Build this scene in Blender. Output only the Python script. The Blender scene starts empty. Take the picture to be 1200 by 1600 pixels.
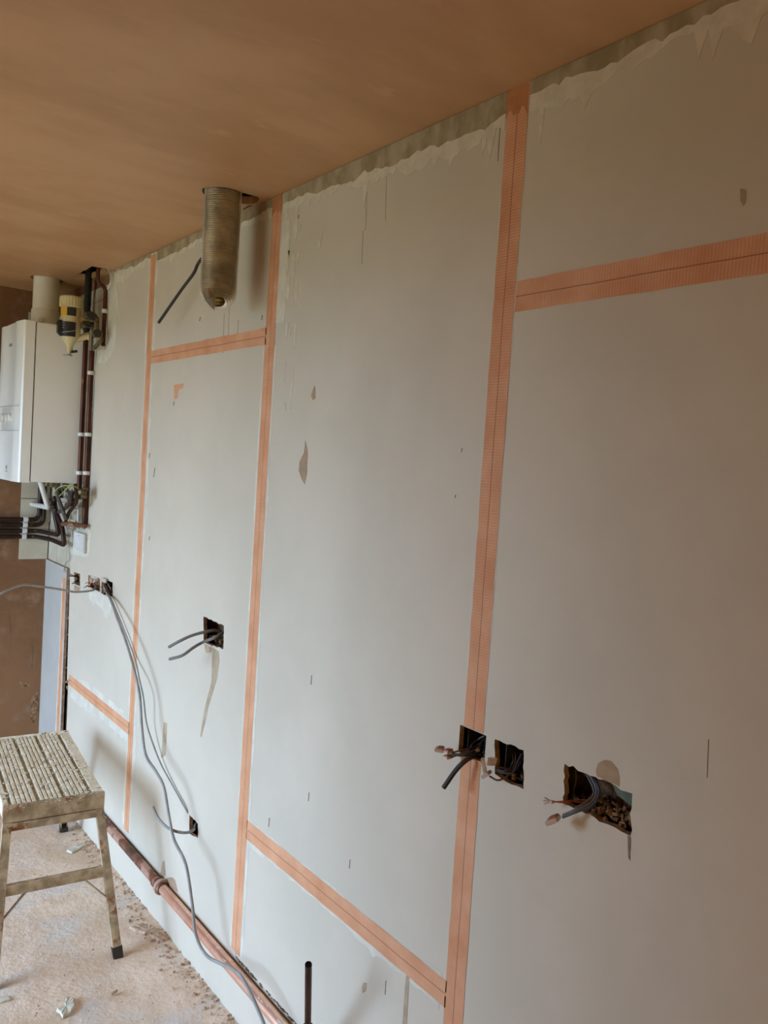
import bpy, bmesh, math, random
from mathutils import Vector, Matrix
from mathutils.geometry import tessellate_polygon
rnd = random.Random(7)
S = bpy.context.scene
COL = S.collection

# ------------------------------------------------------------------ camera, light, exposure
YAW, PITCH, ROLL, FPX = 0.66317982, -0.05326933, 0.06477669, 1247.553
CAM = Vector((-1.124, 0.0, 1.633))
_f = Vector((math.sin(YAW)*math.cos(PITCH), math.cos(YAW)*math.cos(PITCH), math.sin(PITCH)))
_r0 = _f.cross(Vector((0, 0, 1))).normalized(); _u0 = _r0.cross(_f)
_r = math.cos(ROLL)*_r0 + math.sin(ROLL)*_u0
_u = -math.sin(ROLL)*_r0 + math.cos(ROLL)*_u0
cd = bpy.data.cameras.new('camera'); cam = bpy.data.objects.new('camera', cd); COL.objects.link(cam)
cd.sensor_fit = 'VERTICAL'; cd.sensor_height = 36; cd.sensor_width = 27
cd.lens = FPX/1600*36; cd.clip_start = 0.02
m = Matrix((_r, _u, -_f)).transposed().to_4x4(); m.translation = CAM
cam.matrix_world = m; S.camera = cam

H = 2.378            # ceiling height
YF = 4.15            # far wall
XL = -3.0
YB = -1.3            # wall behind the camera
DOOR = (1.90, 3.65, 0.0, 2.08)

w = bpy.data.worlds.new('overcast_sky'); S.world = w; w.use_nodes = True
bg = w.node_tree.nodes['Background']
bg.inputs[0].default_value = (0.56, 0.82, 1.20, 1); bg.inputs[1].default_value = 17.5
pl = bpy.data.lights.new('doorway_portal', 'AREA'); pl.shape = 'RECTANGLE'
pl.size = DOOR[1]-DOOR[0]; pl.size_y = DOOR[3]-DOOR[2]
po = bpy.data.objects.new('doorway_portal', pl); COL.objects.link(po)
po.location = (XL-0.33, (DOOR[0]+DOOR[1])/2, (DOOR[2]+DOOR[3])/2)
po.rotation_euler = (math.pi/2, 0, -math.pi/2)
pl.cycles.is_portal = True
hl = bpy.data.lights.new('warm_fill_light', 'AREA'); hl.shape = 'RECTANGLE'; hl.size = .85; hl.size_y = 1.9
hl.energy = 11.5; hl.color = (1.0, .98, .54)
ho = bpy.data.objects.new('warm_fill_light', hl); COL.objects.link(ho)      # unseen warm fill added behind the camera to lift the right-hand boards
ho.location = (-1.75, YB+.02, 1.0); ho.rotation_euler = (math.pi/2, 0, math.pi)
vs = S.view_settings
vs.view_transform = 'Standard'; vs.look = 'None'; vs.exposure = 0.0; vs.gamma = 1; vs.use_curve_mapping = False

# ------------------------------------------------------------------ helpers
def W(px, py, ax=0, v=0.0):
    """point where the line of sight through a pixel of the photo meets the plane axis=v"""
    d = _f*FPX + _r*(px-600) - _u*(py-800)
    t = (v-CAM[ax])/d[ax]
    return CAM + d*t

def srgb(r, g, b):
    f = lambda c: (c/255/12.92 if c/255 <= .04045 else ((c/255+.055)/1.055)**2.4)
    return (f(r), f(g), f(b), 1)

MATS = {}
def mat(name, c1, c2=None, scale=8, rough=.8, metal=0, bump=0, bscale=60, c3=None, c3scale=3, c3t=.6, c3w=.08, stretch=(1, 1, 1), detail=6, contrast=(.35, .65), bdist=.002, alpha=None, trans=0):
    mt = bpy.data.materials.new(name); mt.use_nodes = True
    nt = mt.node_tree; N = nt.nodes; L = nt.links; b = N['Principled BSDF']
    b.inputs['Roughness'].default_value = rough; b.inputs['Metallic'].default_value = metal
    if trans: b.inputs['Transmission Weight'].default_value = trans
    tc = N.new('ShaderNodeTexCoord'); mp = N.new('ShaderNodeMapping'); mp.inputs['Scale'].default_value = stretch
    L.new(tc.outputs['Object'], mp.inputs[0])
    def noise(s, d=detail):
        n = N.new('ShaderNodeTexNoise'); n.inputs['Scale'].default_value = s; n.inputs['Detail'].default_value = d
        n.inputs['Roughness'].default_value = .6
        L.new(mp.outputs[0], n.inputs['Vector']); return n
    def ramp(src, a, bb):
        r = N.new('ShaderNodeMapRange'); r.inputs[1].default_value = a; r.inputs[2].default_value = bb; r.interpolation_type = 'SMOOTHSTEP'
        L.new(src, r.inputs[0]); return r.outputs[0]
    def mix(fac, A, B):
        mx = N.new('ShaderNodeMix'); mx.data_type = 'RGBA'
        L.new(fac, mx.inputs[0])
        for i, q in ((6, A), (7, B)):
            if isinstance(q, tuple): mx.inputs[i].default_value = q
            else: L.new(q, mx.inputs[i])
        return mx.outputs[2]
    if c2 is None: b.inputs['Base Color'].default_value = c1
    else:
        out = mix(ramp(noise(scale).outputs[0], *contrast), c1, c2)
        if c3: out = mix(ramp(noise(c3scale).outputs[0], c3t, c3t+c3w), out, c3)
        L.new(out, b.inputs['Base Color'])
    if bump:
        bn = N.new('ShaderNodeBump'); bn.inputs['Strength'].default_value = bump; bn.inputs['Distance'].default_value = bdist
        L.new(noise(bscale).outputs[0], bn.inputs['Height']); L.new(bn.outputs[0], b.inputs['Normal'])
    MATS[name] = mt; return mt

def tag(o, label=None, cat=None, group=None, kind=None):
    if label: o['label'] = label
    if cat: o['category'] = cat
    if group: o['group'] = group
    if kind: o['kind'] = kind
    return o

def link(name, bm, m, parent=None, smooth=False):
    me = bpy.data.meshes.new(name); bm.normal_update(); bm.to_mesh(me); bm.free()
    for mm in (m if isinstance(m, (list, tuple)) else [m]): me.materials.append(mm)
    if smooth:
        for p in me.polygons: p.use_smooth = True
        try: me.set_sharp_from_angle(angle=math.radians(40))
        except Exception: pass
    o = bpy.data.objects.new(name, me); COL.objects.link(o)
    if parent is not None:
        o.parent = parent; o.matrix_parent_inverse = Matrix.Translation(parent.location).inverted() if parent.type == 'EMPTY' else Matrix()
    return o

def thing(name, label, cat, loc=(0, 0, 0), group=None):
    o = bpy.data.objects.new(name, None); COL.objects.link(o); o.location = loc; o.empty_display_size = .05
    return tag(o, label, cat, group)

def box(bm, lo, hi, bev=0, rot=None):
    lo, hi = Vector(lo), Vector(hi)
    r = bmesh.ops.create_cube(bm, size=1); vs_ = r['verts']
    c = (lo+hi)/2; s = hi-lo
    for v in vs_:
        v.co = Vector((v.co.x*s.x, v.co.y*s.y, v.co.z*s.z))
        if rot is not None: v.co = rot @ v.co
        v.co += c
    if bev:
        es = list({e for v in vs_ for e in v.link_edges})
        bmesh.ops.bevel(bm, geom=es, offset=bev, segments=2, affect='EDGES')
    return bm

def bar(bm, a, b, w_, h_, up=Vector((0, 0, 1)), bev=.001):
    """rectangular bar from a to b: w_ across, h_ along up"""
    a, b = Vector(a), Vector(b); d = (b-a); L = d.length; d.normalize()
    s = d.cross(up).normalized(); u = s.cross(d)
    R = Matrix((s, d, u)).transposed()
    r = bmesh.ops.create_cube(bm, size=1)
    for v in r['verts']: v.co = R @ Vector((v.co.x*w_, v.co.y*L, v.co.z*h_)) + (a+b)/2
    if bev: bmesh.ops.bevel(bm, geom=list({e for v in r['verts'] for e in v.link_edges}), offset=bev, segments=1, affect='EDGES')
    return bm

def cr(pts, n=8):
    """Catmull-Rom through points"""
    P = [Vector(p) for p in pts]
    if len(P) < 3 or n <= 1: return P
    P = [P[0]*2-P[1]] + P + [P[-1]*2-P[-2]]
    out = []
    for i in range(1, len(P)-2):
        for k in range(n):
            t = k/n; a, b, c, d = P[i-1], P[i], P[i+1], P[i+2]
            out.append(.5*((2*b)+(c-a)*t+(2*a-5*b+4*c-d)*t*t+(3*b-3*c+d-a)*t**3))
    out.append(P[-2]); return out

def tube(bm, pts, r, seg=10, caps=True, hollow=None, sq=1.0):
    pts = [Vector(p) for p in pts]; rings = []
    t0 = (pts[1]-pts[0]).normalized()
    ref = Vector((0, 0, 1)) if abs(t0.z) < .9 else Vector((1, 0, 0))
    s = t0.cross(ref).normalized()
    for i, p in enumerate(pts):
        t = ((pts[min(i+1, len(pts)-1)]-pts[max(i-1, 0)])).normalized()
        s = (s - t*s.dot(t)).normalized(); u = t.cross(s)
        rr = r[i] if isinstance(r, (list, tuple)) else r
        rings.append([bm.verts.new(p + rr*(math.cos(a)*s + sq*math.sin(a)*u)) for a in [2*math.pi*k/seg for k in range(seg)]])
    for A, B in zip(rings, rings[1:]):
        for k in range(seg): bm.faces.new((A[k], A[(k+1) % seg], B[(k+1) % seg], B[k]))
    if caps:
        bm.faces.new(rings[0][::-1]); bm.faces.new(rings[-1])
    return rings

def arc_pts(pts, rad=.03, n=5):
    """polyline with rounded corners"""
    P = [Vector(p) for p in pts]; out = [P[0]]
    for a, b, c in zip(P, P[1:], P[2:]):
        d1 = (a-b); d2 = (c-b); k = min(rad, d1.length*.45, d2.length*.45)
        p1 = b+d1.normalized()*k; p2 = b+d2.normalized()*k
        for i in range(n+1):
            t = i/n; out.append(p1*(1-t)**2+b*2*t*(1-t)+p2*t*t)
    out.append(P[-1]); return out

def lathe(bm, prof, c, seg=24, axis=None, rib=None):
    """prof [(r,h)] round axis through c"""
    ax = (axis or Vector((0, 0, 1))).normalized()
    ref = Vector((1, 0, 0)) if abs(ax.x) < .9 else Vector((0, 1, 0))
    s = (ref-ax*ref.dot(ax)).normalized(); u = ax.cross(s); c = Vector(c); rings = []
    for r, h in prof:
        rings.append([bm.verts.new(c+ax*h+max(r, .0003)*(1+(rib if rib and k % 2 else 0))*(math.cos(2*math.pi*k/seg)*s+math.sin(2*math.pi*k/seg)*u)) for k in range(seg)])
    for A, B in zip(rings, rings[1:]):
        for k in range(seg): bm.faces.new((A[k], A[(k+1) % seg], B[(k+1) % seg], B[k]))
    bm.faces.new(rings[0][::-1]); bm.faces.new(rings[-1])
    return bm

def rag(poly, step=.012, amp=.0015, closed=True):
    """subdivide a 2-D outline and roughen it"""
    out = []; n = len(poly)
    for i in range(n if closed else n-1):
        a = Vector(poly[i]); b = Vector(poly[(i+1) % n]); k = max(1, int((b-a).length/step))
        for j in range(k):
            p = a.lerp(b, j/k)
            if j: p = p + Vector((rnd.uniform(-amp, amp), rnd.uniform(-amp, amp)))
            out.append(p)
    if not closed: out.append(Vector(poly[-1]))
    return out

def slab(bm, outline, holes, plane, v0, v1):
    """extruded flat piece with holes; outline in the two other axes; front at v0, back at v1"""
    def mk(p, v):
        return Vector((v, p[0], p[1])) if plane == 0 else Vector((p[0], v, p[1])) if plane == 1 else Vector((p[0], p[1], v))
    loops = [[Vector(p) for p in outline]] + [[Vector(p) for p in h] for h in holes]
    flat = [p for l in loops for p in l]
    tris = tessellate_polygon([[Vector((p[0], p[1], 0)) for p in l] for l in loops])
    A = [bm.verts.new(mk(p, v0)) for p in flat]; B = [bm.verts.new(mk(p, v1)) for p in flat]
    for t in tris:
        try: bm.faces.new([A[i] for i in t]); bm.faces.new([B[i] for i in t][::-1])
        except ValueError: pass
    o = 0
    for l in loops:
        n = len(l)
        for i in range(n):
            j = (i+1) % n
            try: bm.faces.new((A[o+i], A[o+j], B[o+j], B[o+i]))
            except ValueError: pass
        o += n
    bmesh.ops.recalc_face_normals(bm, faces=bm.faces[:])
    return bm

def wyz(px, py, x=0.0):
    p = W(px, py, 0, x); return (p.y, p.z)

def lump(bm, c, r, sc=(1, 1, 1), sub=1):
    q = bmesh.ops.create_icosphere(bm, subdivisions=sub, radius=r)
    rot = Matrix.Rotation(rnd.uniform(0, 6.28), 3, Vector((rnd.random(), rnd.random(), rnd.random()+.1)).normalized())
    k3 = (rnd.uniform(.7, 1.6), rnd.uniform(.7, 1.2), rnd.uniform(.45, 1.0)) if sc == (1, 1, 1) else (1, 1, 1)
    for v in q['verts']:
        co = Vector((v.co.x*sc[0]*k3[0], v.co.y*sc[1]*k3[1], v.co.z*sc[2]*k3[2]))*rnd.uniform(.6, 1.25)
        v.co = Vector(c) + (rot @ co if sc == (1, 1, 1) else co)

# ------------------------------------------------------------------ materials
def board_mat():
    mt = mat('plasterboard_paper', srgb(212, 200, 180), srgb(204, 193, 173), scale=2.2, rough=.72, bump=.12, bscale=260, bdist=.0006)
    return mt
M_board = board_mat()
M_gboard = mat('corner_board_paper', srgb(186, 181, 172), srgb(176, 172, 164), scale=3, rough=.75)  # corner board, set greyer and darker than the other boards
M_drib = mat('faint_dribble', srgb(182, 168, 140), rough=.8)
M_skim = mat('pale_skim', srgb(222, 214, 196), srgb(206, 198, 180), scale=14, rough=.8, bump=.3, bscale=90)
M_smear = mat('plaster_smear', srgb(222, 212, 190), srgb(208, 198, 176), scale=26, rough=.85, bump=.3, bscale=120)
M_wet = mat('damp_band', srgb(150, 132, 98), srgb(180, 164, 134), scale=18, rough=.7, bump=.2, bscale=80, stretch=(1, 1, .5))
M_tan = mat('torn_paper', srgb(178, 150, 120), srgb(164, 138, 110), scale=30, rough=.9, bump=.2, bscale=200)
M_stain = mat('plaster_run', srgb(186, 166, 138), srgb(170, 148, 120), scale=25, rough=.9)
M_scuff = mat('dark_scuff', srgb(116, 100, 80), srgb(142, 126, 104), scale=60, rough=.8)
M_ceil = mat('fresh_pink_plaster', srgb(202, 158, 114), srgb(186, 141, 97), scale=1.6, rough=.5, bump=.10, bscale=6, c3=srgb(202, 156, 114), c3scale=5, c3t=.62, bdist=.004, stretch=(1, 2.2, 1))
M_far = mat('old_brown_plaster', srgb(140, 100, 66), srgb(120, 84, 52), scale=3.5, rough=.85, bump=.5, bscale=26, c3=srgb(156, 122, 94), c3scale=7, c3t=.5, c3w=.25, bdist=.004)
M_room = mat('room_plaster', srgb(218, 178, 116), srgb(210, 170, 108), scale=2, rough=.85)
M_floor = mat('dusty_screed', srgb(242, 216, 190), srgb(222, 192, 162), scale=5, rough=.9, bump=.8, bscale=45, c3=srgb(222, 208, 194), c3scale=4.5, c3t=.48, c3w=.2, bdist=.006, detail=10)
M_back = mat('rough_brown_wall', srgb(128, 98, 70), srgb(78, 58, 42), scale=22, rough=.95, bump=1, bscale=55, c3=srgb(150, 125, 100), c3scale=34, c3t=.6, bdist=.01)
M_core = mat('board_core', srgb(190, 160, 130), srgb(150, 120, 92), scale=60, rough=.95, bump=.6, bscale=150)
M_green = mat('old_green_paint', srgb(116, 128, 106), srgb(92, 104, 86), scale=30, rough=.8, bump=.5, bscale=90)
M_rubble = mat('mortar_rubble', srgb(170, 130, 90), srgb(84, 60, 42), scale=70, rough=1, bump=.8, bscale=120)
M_tile = mat('cream_tile', srgb(206, 198, 178), srgb(196, 186, 164), scale=9, rough=.35, bump=.1, bscale=14)
M_grout = mat('old_adhesive', srgb(160, 142, 118), srgb(128, 106, 82), scale=20, rough=.95, bump=.6, bscale=60)
M_cop = mat('bright_copper', srgb(250, 206, 182), srgb(236, 178, 150), scale=9, rough=.30, metal=.7, bump=.1, bscale=40, c3=srgb(240, 222, 206), c3scale=16, c3t=.6)
M_copd = mat('tarnished_copper', srgb(94, 54, 38), srgb(58, 36, 28), scale=14, rough=.42, metal=.7, bump=.3, bscale=60, c3=srgb(186, 110, 80), c3scale=9, c3t=.62, stretch=(1, 1, .35))
M_copb = mat('dark_brown_copper', srgb(72, 50, 38), srgb(46, 34, 28), scale=12, rough=.45, metal=.6, bump=.3, bscale=60, c3=srgb(120, 92, 70), c3scale=14, c3t=.62)
M_rust = mat('dull_pipe_with_plaster', srgb(150, 100, 76), srgb(96, 68, 54), scale=22, rough=.6, metal=.5, bump=.5, bscale=60, c3=srgb(196, 152, 130), c3scale=14, c3t=.52)
M_black = mat('black_rubber', srgb(40, 34, 28), srgb(52, 44, 36), scale=30, rough=.6)
M_lag = mat('black_pipe_lagging', srgb(50, 44, 38), srgb(30, 27, 24), scale=40, rough=.9, bump=.5, bscale=100)
M_grey = mat('grey_pvc_sheath', srgb(158, 154, 148), srgb(138, 134, 128), scale=20, rough=.5)
M_greyd = mat('darker_grey_sheath', srgb(112, 108, 104), srgb(126, 122, 116), scale=20, rough=.5)
M_white = mat('boiler_white_enamel', srgb(247, 246, 238), srgb(245, 243, 235), scale=3, rough=.28)
M_wplast = mat('white_plastic', srgb(226, 224, 216), srgb(214, 211, 202), scale=12, rough=.4)
M_flue = mat('painted_flue', srgb(236, 230, 214), srgb(222, 214, 196), scale=8, rough=.45, c3=srgb(90, 80, 68), c3scale=24, c3t=.72, bump=.15, bscale=30)
M_seam = mat('dark_seam', srgb(60, 58, 54), rough=.8)
M_btrim = mat('boiler_grey_print', srgb(150, 152, 152), rough=.4)
M_cream = mat('cream_moulded_plastic', srgb(216, 200, 152), srgb(202, 184, 134), scale=10, rough=.45, c3=srgb(232, 224, 196), c3scale=16, c3t=.62)
M_blabel = mat('black_label', srgb(38, 40, 38), srgb(46, 46, 44), scale=10, rough=.35)
M_ylabel = mat('yellow_label', srgb(226, 170, 48), rough=.4)
M_brass = mat('dull_brass', srgb(136, 118, 84), srgb(96, 80, 56), scale=60, rough=.6, metal=.8, bump=.2, bscale=60)
M_chrome = mat('worn_chrome', srgb(200, 198, 190), srgb(150, 148, 140), scale=30, rough=.3, metal=.9)
M_alu = mat('foil_duct', srgb(226, 218, 198), srgb(190, 182, 162), scale=14, rough=.32, metal=.82, bump=.3, bscale=90)
M_brownw = mat('brown_wire', srgb(96, 62, 44), rough=.5)
M_bluew = mat('blue_wire', srgb(84, 94, 112), rough=.45)
M_gyw = mat('yellow_green_wire', srgb(180, 188, 110), srgb(150, 172, 90), scale=60, rough=.5)
M_clear = mat('clear_connector', srgb(216, 196, 180), srgb(200, 178, 160), scale=60, rough=.2)
M_orange = mat('orange_lever', srgb(190, 96, 52), rough=.4)
M_copw = mat('bare_copper_wire', srgb(196, 120, 84), rough=.35, metal=.8)
M_braid = mat('braided_hose', srgb(128, 122, 114), srgb(66, 62, 58), scale=220, rough=.4, metal=.6, bump=.8, bscale=300)
M_step = mat('plaster_spattered_alloy', srgb(252, 242, 218), srgb(232, 214, 182), scale=34, rough=.8, bump=.8, bscale=110, c3=srgb(132, 108, 78), c3scale=60, c3t=.58, bdist=.003, contrast=(.3, .6))
M_leg = mat('stained_alloy_leg', srgb(196, 174, 140), srgb(150, 128, 98), scale=24, rough=.65, metal=.1, bump=.5, bscale=90, c3=srgb(140, 92, 56), c3scale=14, c3t=.56, bdist=.002)
M_bore_shade = mat('painted_bore_shade', srgb(52, 46, 38), rough=.9)
M_scrap = mat('dried_plaster_scrap', srgb(222, 216, 196), srgb(206, 198, 176), scale=30, rough=.9, bump=.4, bscale=100)
M_chip = mat('floor_chip', srgb(214, 186, 158), srgb(160, 124, 94), scale=50, rough=.95)
M_joist = mat('joist_timber', srgb(80, 58, 38), srgb(60, 42, 28), scale=12, rough=.9, stretch=(1, .1, 1))
M_conc = mat('garden_ground', srgb(112, 104, 80), srgb(92, 96, 66), scale=2, rough=1)

def tape_mat():
    mt = bpy.data.materials.new('orange_scrim_tape'); mt.use_nodes = True
    nt = mt.node_tree; N = nt.nodes; L = nt.links; b = N['Principled BSDF']; b.inputs['Roughness'].default_value = .75
    tc = N.new('ShaderNodeTexCoord'); sp = N.new('ShaderNodeSeparateXYZ'); L.new(tc.outputs['Object'], sp.inputs[0])
    n = N.new('ShaderNodeTexNoise'); n.inputs['Scale'].default_value = 9; n.inputs['Detail'].default_value = 5; L.new(tc.outputs['Object'], n.inputs['Vector'])
    mx = N.new('ShaderNodeMix'); mx.data_type = 'RGBA'; mx.inputs[6].default_value = srgb(230, 172, 132); mx.inputs[7].default_value = srgb(214, 148, 104)
    mr = N.new('ShaderNodeMapRange'); mr.inputs[1].default_value = .35; mr.inputs[2].default_value = .65; L.new(n.outputs[0], mr.inputs[0]); L.new(mr.outputs[0], mx.inputs[0])
    # printed weave: fine ribs across the strip (local z runs along the tape)
    wv = N.new('ShaderNodeTexWave'); wv.bands_direction = 'Z'; wv.inputs['Scale'].default_value = 55; wv.inputs['Distortion'].default_value = .6; L.new(tc.outputs['Object'], wv.inputs['Vector'])
    m2 = N.new('ShaderNodeMix'); m2.data_type = 'RGBA'; m2.blend_type = 'MULTIPLY'; L.new(mx.outputs[2], m2.inputs[6]); m2.inputs[7].default_value = (.91, .89, .87, 1); L.new(wv.outputs[0], m2.inputs[0])
    # crease: dark line along the joint
    nz = N.new('ShaderNodeTexNoise'); nz.inputs['Scale'].default_value = 5; L.new(tc.outputs['Object'], nz.inputs['Vector'])
    off = N.new('ShaderNodeMath'); off.operation = 'MULTIPLY_ADD'; off.inputs[1].default_value = .006; off.inputs[2].default_value = -.003; L.new(nz.outputs[0], off.inputs[0])
    ad = N.new('ShaderNodeMath'); ad.operation = 'ADD'; L.new(sp.outputs['Y'], ad.inputs[0]); L.new(off.outputs[0], ad.inputs[1])
    ab = N.new('ShaderNodeMath'); ab.operation = 'ABSOLUTE'; L.new(ad.outputs[0], ab.inputs[0])
    lt = N.new('ShaderNodeMapRange'); lt.inputs[1].default_value = .0004; lt.inputs[2].default_value = .0014; lt.inputs[3].default_value = .75; lt.inputs[4].default_value = 0; L.new(ab.outputs[0], lt.inputs[0])
    m3 = N.new('ShaderNodeMix'); m3.data_type = 'RGBA'; L.new(lt.outputs[0], m3.inputs[0]); L.new(m2.outputs[2], m3.inputs[6]); m3.inputs[7].default_value = srgb(120, 68, 36)
    L.new(m3.outputs[2], b.inputs['Base Color'])
    bn = N.new('ShaderNodeBump'); bn.inputs['Strength'].default_value = .35; bn.inputs['Distance'].default_value = .001; L.new(wv.outputs[0], bn.inputs['Height']); L.new(bn.outputs[0], b.inputs['Normal'])
    return mt
M_tape = tape_mat()

# ------------------------------------------------------------------ room shell
T1, T2, T3 = 2.912, 2.008, 1.106          # Y of the three taped vertical joints
def noisy_grid(y0, y1, z0, z1, x, n, mz, amp):
    bm = bmesh.new(); g = []
    for i in range(n+1):
        g.append([bm.verts.new((x+rnd.uniform(-amp, amp), y0+(y1-y0)*i/n, z0+(z1-z0)*j/mz)) for j in range(mz+1)])
    for i in range(n):
        for j in range(mz): bm.faces.new((g[i][j], g[i][j+1], g[i+1][j+1], g[i+1][j]))
    return bm
bm = noisy_grid(YB, YF+.1, -.02, H+.25, .055, 150, 60, .006)
box(bm, (.07, YB, -.02), (.16, YF+.1, H+.25))
wall_r = link('wall_right', bm, M_back); tag(wall_r, 'rough old wall glimpsed through the cut holes behind the plasterboards', kind='structure')

bm = bmesh.new(); box(bm, (XL-.32, YF, -.02), (.16, YF+.15, H+.25)); wall_far = link('wall_far', bm, M_far); tag(wall_far, 'bare brown plastered far wall behind the boiler', kind='structure')
bm = bmesh.new(); box(bm, (XL-.2, YB-.15, -.02), (.16, YB, H+.25)); tag(link('wall_back', bm, M_room), 'plastered wall behind the photographer', kind='structure')
bm = bmesh.new()
slab(bm, [(YB, -.02), (YF, -.02), (YF, H+.25), (YB, H+.25)], [[(DOOR[0], .0), (DOOR[1], .0), (DOOR[1], DOOR[3]), (DOOR[0], DOOR[3])]], 0, XL, XL-.32)
tag(link('wall_left', bm, M_room), 'plastered wall with the wide garden doorway', kind='structure')
bm = bmesh.new()
for a, b in (((XL-.12, DOOR[0], 0), (XL-.05, DOOR[0]+.06, DOOR[3])), ((XL-.12, DOOR[1]-.06, 0), (XL-.05, DOOR[1], DOOR[3])), ((XL-.12, DOOR[0], DOOR[3]-.06), (XL-.05, DOOR[1], DOOR[3]))):
    box(bm, a, b, .003)
tag(link('door_1', bm, M_wplast), 'white frame of the open garden doorway', kind='structure')
bm = bmesh.new(); box(bm, (XL-40, YB-30, -.3), (XL-.32, YF+30, -.06)); tag(link('garden_ground', bm, M_conc), 'bare garden ground outside the doorway', kind='structure')

bm = bmesh.new(); box(bm, (XL-.01, 1.5, -.01), (-1.85, 1.85, H+.02)); tag(link('wall_light_blocker', bm, M_room), 'unseen wall stub added beside the doorway to block its daylight', kind='structure')  # added out of view to keep direct daylight off the right-hand boards
# floor: gently uneven screed
bm = bmesh.new(); g = []
def fz(x, y): return .0025*math.sin(x*9+y*3)+.002*math.sin(y*13-x*5)-.003
xs = [XL-.2] + [-1.1+1.16*i/70 for i in range(71)]; ys = [YB-.1] + [1.2+3.0*i/120 for i in range(121)]
for x in xs: g.append([bm.verts.new((x, y, fz(x, y)+rnd.uniform(-.0012, .0012))) for y in ys])
for i in range(len(xs)-1):
    for j in range(len(ys)-1): bm.faces.new((g[i][j], g[i+1][j], g[i+1][j+1], g[i][j+1]))
floor = link('floor', bm, M_floor, smooth=True); tag(floor, 'dusty pinkish screed floor with plaster dust', kind='structure')

# ceiling with ragged cut-outs
def cxy(px, py): p = W(px, py, 2, H); return (p.x, p.y)
def blob(cx, cy, r, n=22, amp=.006, skew=(1, 1)):
    return [(cx+skew[0]*(r+rnd.uniform(-amp, amp))*math.cos(2*math.pi*k/n), cy+skew[1]*(r+rnd.uniform(-amp, amp))*math.sin(2*math.pi*k/n)) for k in range(n)]
DUCT = Vector((-.112, 2.125)); FLUE = Vector((-.142, 3.80))
duct_hole = blob(DUCT.x, DUCT.y, .060, 22, .002)
# ragged notch towards the wall beside the duct
duct_hole = [p if not (p[0] > DUCT.x+.02 and abs(p[1]-DUCT.y) < .05) else (p[0]+.040, p[1]-.012) for p in duct_hole]
flue_hole = blob(FLUE.x, FLUE.y, .068, 18, .006)
pipe_hole = [(-.085, 3.36), (-.012, 3.34), (-.012, 3.62), (-.075, 3.66)]
bm = bmesh.new()
slab(bm, [(XL, YB), (.05, YB), (.05, YF), (XL, YF)], [duct_hole, flue_hole, rag(pipe_hole, .02, .003)], 2, H, H+.022)
ceiling = link('ceiling', bm, M_ceil); tag(ceiling, 'freshly plastered pinkish brown ceiling', kind='structure')
bm = bmesh.new(); box(bm, (XL-.2, YB-.1, H+.23), (.16, YF+.1, H+.28)); tag(link('ceiling_void', bm, M_joist, ceiling), 'dark timber floor above the ceiling void')
bm = bmesh.new()
for k in range(5): box(bm, (XL, -.4+1.1*k, H+.03), (.04, -.35+1.1*k, H+.23), .002)
link('joist', bm, M_joist, ceiling)

# ------------------------------------------------------------------ plasterboards (parts of wall_right)
def hole(*px, amp=.0018, x=0.0): return rag([wyz(a, b, x) for a, b in px], .01, amp)
H1 = [(719, 1133), (760, 1149), (760, 1193), (719, 1178)]
h1 = [wyz(*p) for p in H1]; z1t, z1b = (h1[0][1]+h1[1][1])/2, (h1[2][1]+h1[3][1])/2; y1l, y1r = h1[0][0], h1[1][0]
hole2 = hole((773, 1155), (818, 1172), (818, 1233), (800, 1226), (773, 1209))
hole3 = hole((882, 1193), (988, 1240), (985, 1306), (972, 1300), (930, 1278), (881, 1256), amp=.0028)
hole4 = hole((318, 963), (350, 978), (349, 1014), (318, 1004))
hole5 = hole((296, 1273), (309, 1287), (309, 1309), (296, 1303))
hole6 = hole((116, 894), (125, 897), (125, 916), (116, 912))
hole7 = hole((138, 898), (156, 904), (156, 925), (138, 917))
hole8 = hole((158.5, 905), (176, 910), (176, 933), (158.5, 928))
ZU = 1.976; ZJ = .574; ZB = .1605
ZU2 = wyz(330, 541)[1]; ZJ2 = wyz(545, 1428)[1]; ZJ3 = wyz(150, 1096)[1]
g_ = .0008
BT = .0125
left_edge = [wyz(*p) for p in ((175, 416), (172, 440), (168, 480), (166, 545), (151, 547), (147, 600), (141, 700), (138, 760), (135, 815), (134, 827), (111, 829), (109.5, 890), (106.5, 1000), (104.5, 1062))]
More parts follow.
